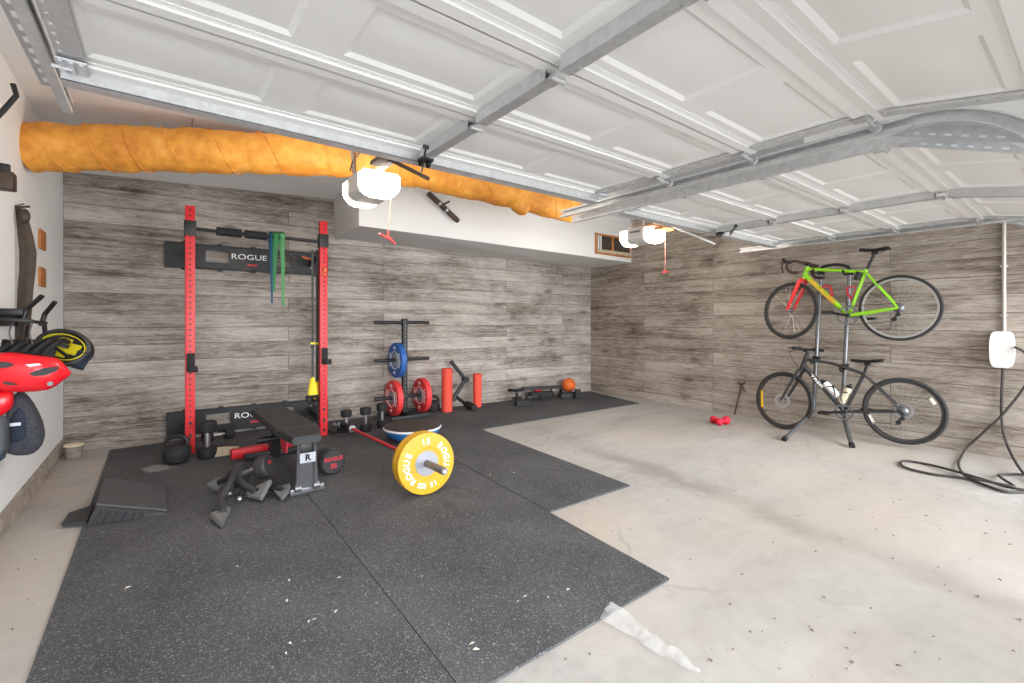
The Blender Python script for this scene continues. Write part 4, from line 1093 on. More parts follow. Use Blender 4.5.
# ------------------------------------------------------------------ bicycles
def bike(name, label, R0, F0, rw_, px, paint, fork_m, rim_m, tire_r, decal, drop, steer, extras):
    """px maps names to photo pixels on the bike's own plane through both hubs."""
    e = V((F0.x - R0.x, F0.y - R0.y, 0)).normalized(); nv = e.cross(Z_); nv = nv if nv.x < 0 else -nv    # nv to the viewer
    Q = lambda k, o=0.0: pln(px[k][0], px[k][1], R0 + nv * o, nv)
    t = thing('bicycle', label, 'bicycle', V((R0 + F0) / 2) - V((0, 0, rw_)))
    ht, hb, st, bbk = Q('ht'), Q('hb'), Q('st'), Q('bb')
    # frame: one welded body
    mb = MB()
    mb.tube([ht + (ht - hb).normalized() * .012, hb - (ht - hb).normalized() * .012], .024, 14)
    mb.tube([hb.lerp(ht, .25), bbk], [.027, .024], 14)
    tt0 = Q('tt') if 'tt' in px else hb.lerp(ht, .85)
    if 'tm' in px: mb.tube(smoothpath([tt0, Q('tm'), Q('sc')], 5), .016, 12)
    else: mb.tube([tt0, Q('sc')], .017, 12)
    mb.tube([bbk, Q('sc') + (Q('sc') - bbk).normalized() * .03], .0165, 12)
    for sd in (-1, 1):
        mb.tube([bbk + nv * (.03 * sd), bbk.lerp(R0, .25) + nv * (.05 * sd), R0 + nv * (.066 * sd)], extras.get('stay', [.0105] * 3), 10)
        mb.tube([Q('sc') + nv * (.012 * sd), Q('sc').lerp(R0, .3) + nv * (.042 * sd), R0 + nv * (.066 * sd)], .009, 10)
    mb.tube([bbk - nv * .036, bbk + nv * .036], .024, 16)
    fr = mb.build('frame', paint, t)
    if decal:
        a, b = hb.lerp(ht, .25), bbk; u = (b - a).normalized(); v = nv.cross(u); v = v if v.z > 0 else -v
        mb = MB(); c = a.lerp(b, decal[2]) + nv * .0235
        u2 = u if u.cross(v).dot(nv) > 0 else -u
        mb.text(decal[0], decal[3], c, u2, v, .003, lambda x, y: (x * decal[4], y)); mb.build('lettering', decal[1], fr)
    # front end: fork, stem and bars turn about the steering axis
    sa = (ht - hb).normalized(); rot = M.Rotation(math.radians(steer), 3, sa)
    T = lambda p: hb + rot @ (p - hb)
    nvf = rot @ nv
    FW = T(F0)
    mb = MB(); crown = hb - sa * .03
    mb.tube([T(hb), T(crown)], .02, 12); mb.tube([T(crown) - nvf * .052, T(crown), T(crown) + nvf * .052], .018, 12)
    for sd in (-1, 1): mb.tube([T(crown) + nvf * (.052 * sd), T(crown).lerp(FW, .5) + nvf * (.056 * sd), FW + nvf * (.053 * sd)], extras.get('blade', [.018, .015, .011]), 10)
    mb.build('fork', fork_m, t)
    def wheel(c, nn, tag_, rim_m=rim_m):
        w = bpy.data.objects.new('wheel', None); COL.objects.link(w); w.parent = t
        w.location = c - V(t['_org']); w['_org'] = tuple(c)
        mb = MB(); mb.torus(c, nn, rw_ - tire_r, tire_r, 72, 12); mb.build('tire', 'tire', w)
        ri = rw_ - tire_r * 2 + .004
        mb = MB(); mb.lathe([(ri, -.010), (ri, .010), (ri - .017, .008), (ri - .019, 0), (ri - .017, -.008)], c, nn, 72, loop=True); mb.build('rim', rim_m, w, smooth=40)
        mb = MB(); mb.lathe([(.008, -.062), (.012, -.055), (.024, -.034), (.024, -.028), (.011, -.02), (.011, .02), (.024, .028), (.024, .034), (.012, .055), (.008, .062)], c, nn, 20); mb.build('hub', 'greyst', w)
        u = nn.orthogonal().normalized(); vv = nn.cross(u); mb = MB()
        for k in range(24):
            a = 2 * math.pi * k / 24; b = a + (.30 if k % 4 < 2 else -.30); sd = 1 if k % 2 else -1
            mb.tube([c + (u * math.cos(b) + vv * math.sin(b)) * .023 + nn * (.031 * sd), c + (u * math.cos(a) + vv * math.sin(a)) * (ri - .02)], .0013, 4)
        o = mb.build('spokes', 'chrome', w)
        if tag_:
            for (a, m, r0, span) in tag_:
                mb = MB(); rd = V(e) * math.cos(a) + Z_ * math.sin(a); tg = nn.cross(rd)
                mb.bar(c + rd * r0 - tg * span + nn * .012, c + rd * r0 + tg * span + nn * .012, .022, .008, up=nn, bev=.002); mb.build('reflector', m, w)
        return w
    wheel(F0 if steer == 0 else FW, nvf, extras.get('fr'), extras.get('front_rim', rim_m))
    rwh = wheel(R0, nv, extras.get('rr'))
    # drivetrain
    mb = MB(); co = bbk - nv * 0 + nv * .045
    cr = extras.get('chainring', .095)
    mb.lathe([(cr - .018, -.002), (cr, -.002), (cr, .002), (cr - .018, .002)], co, nv, 44, loop=True)
    for k in range(5):
        a = 2 * math.pi * k / 5; u = e * math.cos(a) + Z_ * math.sin(a); mb.bar(co, co + u * (cr - .01), .016, .004, up=nv)
    mb.build('chainring', 'greyst', t)
    ca = math.radians(extras.get('crank', 0))
    for sd in (-1, 1):
        u = (e * math.cos(ca) + Z_ * math.sin(ca)) * sd; o_ = bbk + nv * (.062 * sd)
        mb = MB(); mb.tube([o_, o_ + u * .165], [.014, .010], 10); mb.tube([o_ - nv * (.02 * sd), o_ + nv * .004 * sd], .02, 12); cr_ = mb.build('crank_arm', 'black', t)
        mb = MB(); p_ = o_ + u * .165 + nv * (.05 * sd); mb.box(p_, (.085, .10, .018), M((e, nv, Z_)).transposed(), .005); mb.cyl(o_ + u * .165, p_, .006); mb.build('pedal', 'black', cr_)
    mb = MB(); mb.lathe([(.018, .030), (.048, .030), (.046, .034), (.040, .037), (.034, .041), (.028, .046), (.018, .048)], R0, nv, 32, loop=True); mb.build('cassette', 'greyst', t)
    dl = R0 + nv * .055 + V((0, 0, -.03)) - e * .0
    mb = MB(); mb.tube([R0 + nv * .062, dl + V((0, 0, -.02)), dl + e * .03 + V((0, 0, -.075)) - e * .0], .010, 8); mb.cyl(dl + e * .03 + V((0, 0, -.08)) - nv * .008, dl + e * .03 + V((0, 0, -.08)) + nv * .008, .022); mb.cyl(dl + V((0, 0, -.035)) - nv * .008, dl + V((0, 0, -.035)) + nv * .008, .020); mb.build('rear_derailleur', 'black', t)
    mb = MB(); cpos = co; rp = R0 + nv * .043
    for sg, rr in ((1, 1), (-1, 1)):
        a_ = cpos + Z_ * (cr * sg); b_ = (rp + Z_ * .046) if sg > 0 else dl + e * .03 + V((0, 0, -.10))
        mb.tube([a_, b_], .0035, 6)
    mb.build('chain', 'iron', t)
    # saddle and post
    s0, s1 = Q('sr'), Q('sf'); sd_ = (s1 - s0); L = sd_.length; sd_.normalize()
    mb = MB(); rows = []
    for k in range(11):
        f = k / 10; w = .068 * (1 - f) ** .9 * (1 if f > .05 else .8) + .018 + .012 * math.exp(-((f - .15) / .2) ** 2); p = s0 + sd_ * (L * f)
        zz = .012 * math.cos(f * math.pi) ** 2
        row = []
        for j in range(12):
            a = 2 * math.pi * j / 12; row.append(p + nv * (w * math.cos(a)) + Z_ * (.018 * math.sin(a) * (1.2 if math.sin(a) < 0 else .7) + zz))
        rows.append([mb.bm.verts.new(q) for q in row])
    for A, B in zip(rows, rows[1:]):
        for j in range(12): mb.bm.faces.new((A[j], A[(j + 1) % 12], B[(j + 1) % 12], B[j]))
    mb.bm.faces.new(rows[0][::-1]); mb.bm.faces.new(rows[-1])
    sad = mb.build('saddle', 'blackrub', t, smooth=60)
    sm = s0.lerp(s1, .48) - Z_ * .035
    mb = MB()
    for o_ in (-.022, .022): mb.tube(smoothpath([s0.lerp(s1, .15) - Z_ * .018 + nv * o_, s0.lerp(s1, .35) - Z_ * .04 + nv * o_, s0.lerp(s1, .62) - Z_ * .04 + nv * o_, s0.lerp(s1, .88) - Z_ * .01 + nv * (o_ * .5)], 4), .0035, 6)
    mb.build('saddle_rails', 'greyst', sad)
    mb = MB(); mb.tube([Q('sc'), sm], .0138, 14); mb.box(sm, (.05, .05, .03), None, .008); mb.build('seat_post', 'black', t)
    # stem and handlebar
    stm = T(Q('stem')); fwd = rot @ e
    mb = MB(); mb.tube([T(ht), T(ht + sa * .03), stm], .016, 12); mb.tube([stm - nvf * .03, stm + nvf * .03], .022, 14); mb.build('stem', 'black', t)
    if drop:
        mb = MB()
        for sd in (-1, 1):
            b0 = stm + nvf * (.19 * sd)
            mb.tube([stm] + smoothpath([b0, b0 + nvf * (.015 * sd) + fwd * .05 - Z_ * .004, b0 + nvf * (.02 * sd) + fwd * .085 - Z_ * .04, b0 + nvf * (.022 * sd) + fwd * .075 - Z_ * .09, b0 + nvf * (.024 * sd) + fwd * .03 - Z_ * .125, b0 + nvf * (.026 * sd) - fwd * .05 - Z_ * .135], 5), .015, 10)
        hbr = mb.build('handlebar', 'bronze', t)
        for sd in (-1, 1):
            b0 = stm + nvf * (.205 * sd) + fwd * .085 - Z_ * .01
            mb = MB(); mb.tube(smoothpath([b0 - fwd * .04 - Z_ * .0, b0 + fwd * .02 + Z_ * .012, b0 + fwd * .05 + Z_ * .05], 4), .016, 10); bl = mb.build('brake_hood', 'blackrub', hbr)
            mb = MB(); mb.tube(smoothpath([b0 + fwd * .05 + Z_ * .02, b0 + fwd * .065 - Z_ * .04, b0 + fwd * .045 - Z_ * .11], 4), .007, 8); mb.build('brake_lever', 'black', hbr)
    else:
        mb = MB(); ends = [stm - nvf * .30, stm + nvf * .30]
        mb.tube(smoothpath([ends[0] - fwd * .03 + Z_ * .01, stm - nvf * .12 + Z_ * .008, stm, stm + nvf * .12 + Z_ * .008, ends[1] - fwd * .03 + Z_ * .01], 5), .0135, 10); hbr = mb.build('handlebar', 'black', t)
        for sd in (-1, 1):
            en = stm + nvf * (.30 * sd) - fwd * .03 + Z_ * .01
            mb = MB(); mb.tube([en, en - nvf * (.12 * sd) + fwd * .012], .018, 12); mb.build('grip', 'blackrub', hbr)
            mb = MB(); k = en - nvf * (.15 * sd) + fwd * .015; mb.tube([k, k + fwd * .05 + nvf * (.03 * sd), k + fwd * .055 + nvf * (.11 * sd)], .006, 8); mb.cyl(k - nvf * .012, k + nvf * .012, .02); mb.build('brake_lever', 'black', hbr)
    mb = MB(); c0 = stm + fwd * .05
    mb.tube(smoothpath([c0 + nvf * .08, c0 + fwd * .10 - Z_ * .03 + nvf * .05, c0 + fwd * .07 - Z_ * .12 + nvf * .03, T(hb) + fwd * .03 + nvf * .02, T(hb).lerp(FW, .3) + nvf * .06 if not drop else T(crown) + fwd * .04], 6), .003, 6)
    mb.build('brake_cable', 'black', t)
    return dict(t=t, nv=nv, e=e, Q=Q, hb=hb, ht=ht, bb=bbk, st=Q('sc'), fr=fr, R=R0, F=FW)

# lower bike hangs just off the floor on the stand
R0 = pln(903.2, 411, (5.80, 1.23, 0), V((1, 0, 0))); F0 = xp(783, 400.2, 5.70)
b1 = bike('bicycle', 'matte black flat-bar bicycle on the lower arms of the stand', R0, F0, .328,
    dict(ht=(806.8, 355.5), hb=(801.8, 368), tt=(806.4, 359.5), tm=(833, 363.8), sc=(864, 374), bb=(844.8, 411.5), st=(864, 374), sr=(883, 361.3), sf=(851, 361), stem=(805.3, 350)),
    'bikeblk', 'bikeblk', 'rimblk', .019, ('TREK', 'wlet', .36, .034, 2.2), False, -14,
    dict(fr=[(math.radians(-3), 'yellow' if False else 'reflect', .225, .10)], rr=[(math.radians(150), 'wreflect', .25, .03), (math.radians(-25), 'wreflect', .27, .045)], chainring=.085, crank=-8))
R1 = xp(899, 308, 5.80); F1 = xp(789.5, 310.5, 5.72)
b2 = bike('bicycle', 'lime green racing bicycle with red fork hung on the upper arms of the stand', R1, F1, .326,
    dict(ht=(807.3, 267.5), hb=(804.0, 277.5), sc=(865.3, 272.0), bb=(848.8, 315.5), st=(865.3, 272), sr=(889.5, 249), sf=(859.5, 250.8), stem=(806.5, 263.5)),
    'lime', 'forkred', 'rimsil', .016, ('SPECIALIZED', 'decal', .42, .056, 1.1), True, -20,
    dict(chainring=.10, crank=12, stay=[.017, .02, .012], blade=[.022, .019, .013], front_rim='rimblk'))
# discs on the black bike, cages on the green one
for b, c in ((b1, b1['F']), (b1, b1['R'])):
    mb = MB(); nv = b['nv']; o_ = c + nv * .045 if (c - b['F']).length < .01 else c - nv * .045
    mb.lathe([(.055, -.001), (.08, -.001), (.08, .001), (.055, .001)], o_, nv, 40, loop=True)
    for k in range(6):
        a = 2 * math.pi * k / 6; mb.bar(o_, o_ + (b['e'] * math.cos(a) + Z_ * math.sin(a)) * .058, .010, .002, up=nv)
    mb.build('brake_disc', 'chrome', b['t'])
def cage(b, p0, p1, off, m):
    """Two-arm bottle cage on the tube p0-p1; returns the bottle axis."""
    d = (p1 - p0).normalized(); up = b['nv'].cross(d); up = up if up.dot(off) > 0 else -up
    c = p0 + up * .062; mb = MB()
    mb.bar(p0 + up * .028 - d * .01, p0 + up * .028 + d * .13, .02, .006, up=up)
    for sd in (-1, 1): mb.tube(smoothpath([p0 + up * .03 + d * .13, c + b['nv'] * (.04 * sd) + d * .13, c + up * .036 + b['nv'] * (.022 * sd) + d * .10, c + b['nv'] * (.04 * sd) + d * .03, p0 + up * .03], 5), .005, 8)
    mb.build('bottle_cage', m, b['t']); return c, d, up
def bottle(c, d, m, label):
    t = thing('water_bottle', label, 'water bottle', c, 'bottles on the black bicycle')
    mb = MB(); mb.lathe([(.030, .0), (.0355, .006), (.0355, .09), (.032, .105), (.032, .115), (.0355, .125), (.0355, .165), (.028, .18)], c, d, 28); mb.build('flask', m, t, smooth=40)
    mb = MB(); mb.lathe([(.029, .18), (.029, .195), (.014, .203), (.010, .21), (.010, .225), (0, .226)], c, d, 24); mb.build('cap', 'black', t)
bb_, hb_, st_ = b1['bb'], b1['hb'], b1['st']
c, d, u = cage(b1, bb_.lerp(hb_, .26), hb_, Z_, 'black'); bottle(c + d * .0, d, 'bottle', 'clear white bottle on the down tube of the black bicycle')
c, d, u = cage(b1, bb_.lerp(st_, .16), st_, b1['e'], 'black'); bottle(c, d, 'bottle2', 'cream bottle on the seat tube of the black bicycle')
bb_, hb_, st_ = b2['bb'], b2['hb'], b2['st']
cage(b2, bb_.lerp(hb_, .42), hb_, Z_, 'cherry'); cage(b2, bb_.lerp(st_, .36), st_, b2['e'], 'cherry')
mb = MB(); q = bb_.lerp(st_, .82) + b2['e'] * .05; mb.tube([q, q + (st_ - bb_).normalized() * .09], .03, 14); mb.build('saddle_bag', 'black', b2['t'])

# ------------------------------------------------------------------ leaning two-bike stand
L0, L1_ = xp(821, 272, 5.97), xp(813.5, 408, 5.84)
r0, r1 = xp(849.8, 271, 5.97), xp(842.6, 410, 5.86)
t = thing('bike_stand', 'grey leaning two-post bike stand against the right wall', 'bike stand', V((5.7, 1.85, 0)))
for a, b in ((L0, L1_), (r0, r1)):
    mb = MB(); mb.tube([a, b], .021, 16); mb.build('post', 'greyst', t)
fa, fb = fl(784.3, 439.2, .02), fl(852.0, 446, .02)
for (a, b), f_, k in (((L0, L1_), fa, 0), ((r0, r1), fb, 1)):
    bot = b
    mb = MB(); mb.tube(smoothpath([b, b + (f_ - b) * .12 + V((0, 0, -.03)), f_], 6), .022, 14); lg = mb.build('leg', 'greyst', t)
    dd_ = (f_ - b).normalized(); mb = MB(); mb.tube([f_ - dd_ * .03, f_ + dd_ * .012], .026, 14); mb.build('rubber_foot', 'blackrub', lg)
mb = MB(); mb.tube(smoothpath([L0, L0 + V((-.02, -.02, .05)), L0.lerp(r0, .5) + V((-.03, 0, .075)), r0 + V((-.02, .02, .05)), r0], 6), .016, 12); mb.build('top_arch', 'black', t)
for b, zt_ in ((b2, None), (b1, None)):
    for (pa, pb_) in ((L0, L1_), (r0, r1)):
        # a hooked arm under the top tube where the post passes it
        hb_, sc_ = b['ht'].lerp(b['hb'], .2), b['st']
        best = min([pa.lerp(pb_, k / 200) for k in range(201)], key=lambda p: abs(p.z - (hb_.z + (sc_.z - hb_.z) * ((p - hb_).dot(b['e']) / (sc_ - hb_).dot(b['e'])))))
        f_ = (best - hb_).dot(b['e']) / (sc_ - hb_).dot(b['e']); tube = hb_.lerp(sc_, f_) - Z_ * .026
        mb = MB(); mb.box(best, (.06, .06, .06), None, .006); mb.tube(smoothpath([best, tube + V((.03, 0, -.01)), tube + V((-.03, 0, -.006)), tube + V((-.06, 0, .03))], 5), .011, 10); mb.build('cradle_arm', 'black', t)

# ------------------------------------------------------------------ right wall: charger, conduit, cable, iron rod
a = xp(990.5, 331, 6.1); b = xp(1015.5, 368, 6.1); cx = (a + b) / 2; W = abs(a.y - b.y); H = a.z - b.z
t = thing('car_charger', 'white rounded car charger box on the right wall below the conduit', 'car charger', V((6.1, cx.y, cx.z)))
poly = []
for k in range(48):
    an = 2 * math.pi * k / 48; ca_, sa_ = math.cos(an), math.sin(an)
    x = math.copysign(abs(ca_) ** .38, ca_) * W / 2; y = math.copysign(abs(sa_) ** .42, sa_) * H / 2
    x *= (1 - .10 * (abs(y) / (H / 2)) ** 2)
    poly.append((x, y))
mb = MB(); mb.prism(poly, (6.055, cx.y, cx.z), -Y_, Z_, .085); bmesh.ops.bevel(mb.bm, geom=[e_ for e_ in mb.bm.edges if len(e_.link_faces) == 2 and e_.calc_face_angle(0) > 1], offset=.014, segments=3, affect='EDGES'); mb.build('shell', 'evw', t)
mb = MB(); mb.cyl((6.012, cx.y - .01, cx.z - .06), (6.009, cx.y - .01, cx.z - .06), .008); mb.build('status_light', 'wlet', t)
zt = xp(1004, 222, 6.1).z; yc_ = xp(1004, 280, 6.085).y
mb = MB(); mb.cyl((6.085, yc_, cx.z + H / 2 - .01), (6.085, yc_, 2.89), .014); 
for z in (1.3, 1.75, 2.15): mb.box((6.088, yc_, z), (.024, .05, .02), None, .003)
tag(mb.build('conduit_pipe', 'conduit', org=V((6.085, yc_, 1.2))), 'pale vertical conduit pipe above the white car charger', 'pipe')
w = lambda x, y, X=6.07: xp(x, y, X)
g = lambda x, y, z=.013: fl(x, y, z)
path = [w(1003, 366), w(1002.4, 378), w(1001.6, 395), w(1001.3, 412), w(1003, 430), w(1008, 447, 6.03), g(1018, 466, .06), g(1030, 480, .02), g(1042, 492), g(1024, 492), g(1004, 491.5), g(986, 485.5), g(966, 478.5), g(932, 474), g(908, 468.5), g(900.5, 463.5), g(906, 460.8), g(930, 464.8), g(958, 472, .03), g(985, 480, .03), g(1008, 487, .03), g(1034, 490, .03), g(1050, 483, .03), g(1026, 475, .018), g(1000, 474.5, .018), g(1003, 479, .04), g(1014, 486, .045), g(1006, 485, .05), g(985, 481, .05), g(968, 477, .05), g(962, 472.5, .03), g(958.5, 464, .02), g(961.5, 456, .02), w(967, 447.5, 6.06), w(985, 431, 6.05), w(1003, 414, 6.045), w(1024, 387.5, 6.06), w(1034, 366, 6.04), w(1024, 352, 6.0), w(1014, 347, 6.0)]
mb = MB(); mb.tube(smoothpath(path, 7), .0098, 10)
tag(mb.build('charging_cable', 'cable', org=V((5.9, .6, 0))), 'dark charging cable looping from the wall charger onto the floor', 'cable')
a, b = xp(741.5, 384.5, 6.085), xp(734.5, 406.5, 6.02)
t = thing('iron_rod', 'rusty iron rod leaning on the wall left of the black bicycle', 'rod', V((b.x, b.y, 0)))
b = V((b.x, b.y, .012))
mb = MB(); mb.tube([a, b], .012, 10); mb.build('shaft', 'iron', t)
mb = MB(); mb.tube([a + V((0, .05, .02)), a, a + V((-.01, -.05, .03))], .014, 10); mb.tube([a, a + V((0, -.045, -.10))], .007, 8); mb.build('hook', 'iron', t)
# ------------------------------------------------------------------ left wall: rack with helmets, strap, bag
def loft(mb, st, Y, dep, n=20, pw=.75):
    """st = [(px, y_top, y_bottom)] along the body; a rounded closed body about the plane y = Y."""
    rings = []
    for px, yt, yb in st:
        a, b = yp(px, yt, Y), yp(px, yb, Y); c = (a + b) / 2; h = (a - b).length / 2
        d = dep * max(.12, min(1, h / .1))
        rings.append([mb.bm.verts.new(c + Z_ * (h * math.copysign(abs(math.sin(t)) ** pw, math.sin(t))) + V((0, -d * math.copysign(abs(math.cos(t)) ** pw, math.cos(t)), 0))) for t in [2 * math.pi * k / n for k in range(n)]])
    for A, B in zip(rings, rings[1:]):
        for j in range(n): mb.bm.faces.new((A[j], A[(j + 1) % n], B[(j + 1) % n], B[j]))
    mb.bm.faces.new(rings[0][::-1]); mb.bm.faces.new(rings[-1]); return mb
t = thing('wall_rack', 'black steel wall rack with upturned prongs holding the helmets', 'wall rack', V((-.738, 4.0, 1.25)))
mb = MB(); mb.box((-.730, 3.98, 1.27), (.016, .55, .10), None, .003); mb.build('wall_plate', 'black', t)
for Y in (3.84, 4.06):
    e_ = yp(46 if Y > 4 else 33, 323 if Y > 4 else 321, Y)
    mb = MB(); mb.bar(V((-.735, Y, 1.262)), V((e_.x, Y, e_.z)), .022, .02, bev=.003); mb.build('arm', 'black', t)
for (x0, y0), (x1, y1), Y in (((27, 309), (42, 296), 3.84), ((45, 314), (55, 302), 4.06)):
    mb = MB(); mb.tube([yp(x0 - 4, y0 + 12, Y), yp(x0, y0, Y), yp(x1, y1, Y - .06)], .013, 10); mb.build('prong', 'black', t)
mb = MB(); mb.bar(yp(3, 318.5, 3.84), yp(46, 323, 4.06), .022, .014, bev=.002); mb.build('front_rail', 'black', t)
for x in (13, 33):
    mb = MB(); a = yp(x, 322, 3.92); mb.tube(smoothpath([a, a + V((-.01, -.02, -.06)), a + V((.0, -.01, -.13))], 4), .004, 6); mb.build('wire_hanger', 'greyst', t)
mb = MB(); mb.box(yp(12, 312, 3.9), (.12, .16, .04), None, .015); o = mb.build('goggle_pouch', 'black', org=yp(12, 312, 3.9)); tag(o, 'small black pouch lying on the wall rack arms', 'pouch')

Y = 3.80
c = yp(0, 372, Y)
t = thing('bike_helmet', 'glossy red full-face bike helmet with visor hanging on the left wall rack', 'helmet', c, 'helmets on the wall rack')
mb = MB(); loft(mb, [(-14, 356, 386), (0, 352.5, 391), (12, 352.2, 392), (24, 353.6, 392), (36, 355.2, 391.5), (48, 356.5, 390), (57, 358, 385.5), (63, 362.5, 380.5), (68, 368.5, 377), (71, 372.5, 374)], Y, .075); mb.build('visor_shell', 'helm', t, smooth=60)
for q in ([(-2, 361), (9, 362), (15.5, 364.5), (8, 367.5), (-2, 368)], [(29.5, 373.2), (44, 367.8), (60, 366.2), (57.5, 370.5), (46, 375.0), (34, 376)], [(3.5, 381.2), (14, 382.6), (18.5, 384.6), (10, 385), (4, 383.5)]):
    mb = MB(); P = [yp(x, y, Y - .062) for x, y in q]; mb.slab(P, (0, -.02, 0)); bmesh.ops.bevel(mb.bm, geom=mb.bm.edges[:], offset=.003, segments=2, affect='EDGES'); mb.build('vent', 'dark', t)
mb = MB(); p = yp(51, 383.3, Y - .05); mb.cyl(p, p + V((.0, -.03, .0)), .013, n=14); mb.build('visor_bolt', 'greyst', t)
mb = MB(); mb.slab([yp(25, 364.4, Y - .072), yp(39, 363.2, Y - .070), yp(42, 365, Y - .070), yp(30, 367, Y - .072)], (0, -.006, 0)); mb.build('logo_flash', 'wstripe', t)
mb = MB(); loft(mb, [(-12, 391, 424), (-2, 391, 418), (6, 391, 413), (11, 391, 409), (13.5, 393, 404)], Y, .06); mb.build('chin_bar', 'helm', t, smooth=60)

# black helmet seen into its yellow liner
Y = 4.05; c = yp(63, 347, Y)
t = thing('bike_helmet', 'black helmet tipped to show its yellow liner on the wall rack', 'helmet', c, 'helmets on the wall rack')
ax = V((.40, .80, -.38)).normalized(); xd = V((.85, -.25, -.35))
mb = MB(); R = .142
prof = [(R * math.cos(a), R * 1.0 * math.sin(a)) for a in [math.pi / 2 * k / 10 for k in range(11)]]
inn = [((R - .018) * math.cos(a), (R - .018) * math.sin(a)) for a in [math.pi / 2 * k / 10 for k in range(10, -1, -1)]]
mb.lathe(prof[:-1] + [(0, R), (0, R - .018)] + inn[1:], c, ax, 40, .86, xd, caps=False)
mb.build('shell', 'blackrub', t, smooth=50)
mb = MB(); mb.lathe([(R * 1.0, -.004), (R * .88, -.014), (R * .80, .012), (R * .62, .06), (R * .3, .085), (0, .09)], c, ax, 40, .86, xd, caps=False); mb.build('inner_shell', 'dark', t, smooth=50)
mb = MB(); mb.lathe([(R * .78, .006), (R * .82, .004), (R * .82, -.012), (R * .78, -.012)], c + ax * .006, ax, 40, .74, xd, loop=True); mb.build('liner_edge', 'mips', t)
u = (xd - ax * xd.dot(ax)).normalized(); w_ = ax.cross(u)
for a0, b0, lx, ly in ((-.03, .03, .085, .05), (.045, -.005, .05, .06), (-.035, -.045, .07, .03)):
    mb = MB(); mb.box(c + ax * .03 + u * a0 + w_ * b0, (lx, ly, .012), M((u, w_, ax)).transposed(), .004); mb.build('liner_pad', 'mips', t)
mb = MB(); mb.tube(smoothpath([c - u * .11, c - ax * .03 - u * .03 - Z_ * .02, c - ax * .02 + u * .05 - Z_ * .06], 5), .009, 8); mb.tube(smoothpath([yp(44, 322, 4.06), c - u * .10, c - u * .05 - ax * .02], 4), .012, 8); mb.build('chin_strap', 'black', t)
mb = MB(); mb.box(c + u * .10 + w_ * .045 + ax * .05, (.05, .09, .04), M((u, w_, ax)).transposed(), .012); mb.build('rear_dial', 'navy', t)

# ribbed black helmet behind the red one
Y = 3.98; c = yp(20, 350, Y)
t = thing('bike_helmet', 'ribbed black helmet behind the red helmet on the wall rack', 'helmet', c, 'helmets on the wall rack')
mb = MB(); mb.sph(c + V((0, .05, -.02)), (.15, .10, .075), None, 28, 16); mb.build('core', 'dark', t)
for k in range(6):
    f = k / 5; mb = MB(); a = c + V((-.14 + .25 * f, -.02, -.05)); 
    mb.tube(smoothpath([a + V((-.02, -.045, -.02)), a + V((.02, -.055, .05)), a + V((.07, .0, .10)), a + V((.09, .08, .09))], 5), .016, 10); mb.build('rib', 'blackrub', t)
mb = MB(); mb.tube(smoothpath([yp(28, 325, 3.9), c + V((.03, -.03, .08)), c + V((.05, -.06, .0))], 4), .007, 8); mb.build('chin_strap', 'black', t)

# webbing strap on a nail, its mesh bag below
a = xp(17.5, 206, -.72)
t = thing('webbing_strap', 'long brown webbing strap hanging from a nail on the left wall', 'strap', a)
mb = MB(); rows = []
for px, py, w2, X in ((17, 205.5, .012, -.715), (20, 212, .02, -.70), (23, 222, .03, -.695), (25.5, 236, .036, -.69), (28, 252, .04, -.69), (27.5, 270, .038, -.69), (25.5, 290, .036, -.69), (24.5, 310, .034, -.69), (22.5, 330, .034, -.69), (21, 346, .034, -.69)):
    p = xp(px, py, X); p = yp(px, py, 4.25); rows.append([p + V((-w2, .0, 0)), p + V((w2 * .2, -.02, 0)), p + V((w2, .0, 0))])
mb.grid(rows); bmesh.ops.solidify(mb.bm, geom=mb.bm.faces[:], thickness=.008); mb.build('webbing', 'strap', t)
mb = MB(); mb.sph(yp(24, 216, 4.23), (.03, .025, .05), None, 14, 10); mb.tube([yp(19, 207, 4.24), yp(30, 206.5, 4.24)], .007, 8); mb.build('knot', 'bronze', t)
mb = MB(); q = yp(17.5, 205, 4.25); mb.tube([V((-.74, q.y, q.z - .01)), q + V((.03, 0, .012))], .005, 8); tag(mb.build('wall_nail', 'greyst', org=q), 'nail in the left wall holding the brown strap', 'nail')

Y = 3.90
t = thing('drawstring_bag', 'dark mesh drawstring bag hanging under the red helmet', 'bag', yp(25, 420, Y))
mb = MB(); loft(mb, [(6, 425, 450), (9, 404, 453), (13, 396, 454.5), (18, 391.5, 455.5), (23, 391.5, 455.5), (28, 396, 455), (33, 403, 453.5), (38, 412, 450), (42, 421, 445), (44.5, 430, 438)], Y, .075); mb.build('mesh_body', 'bag', t, smooth=60)
mb = MB(); loft(mb, [(8, 425, 446), (13, 412, 444), (20, 405, 443), (26, 410, 440), (29, 418, 434)], Y - .045, .045); in_ = mb.build('navy_panel', 'navy', t, smooth=60)
mb = MB(); mb.box(yp(14.5, 424.5, Y - .094), (.05, .004, .018), None, .001); mb.build('pale_patch', 'wstripe', in_)
mb = MB(); a = yp(19, 392, Y); mb.tube([a + V((0, 0, -.01)), yp(20, 350, Y + .05), yp(22, 322, Y + .04)], .005, 6); mb.build('drawstring', 'black', t)
t = thing('knee_sleeve', 'slate grey padded sleeve hanging at the far left edge', 'sleeve', yp(2, 440, 3.7))
mb = MB(); loft(mb, [(-14, 425, 470), (-6, 420, 468), (0, 416, 462), (4, 416, 458), (7, 420, 452)], 3.7, .07); mb.build('padded_tube', 'greyfab', t, smooth=60)
mb = MB(); loft(mb, [(-12, 452, 464), (-3, 451, 462), (5, 449, 458)], 3.66, .06); mb.build('cuff', 'navy', t, smooth=60)

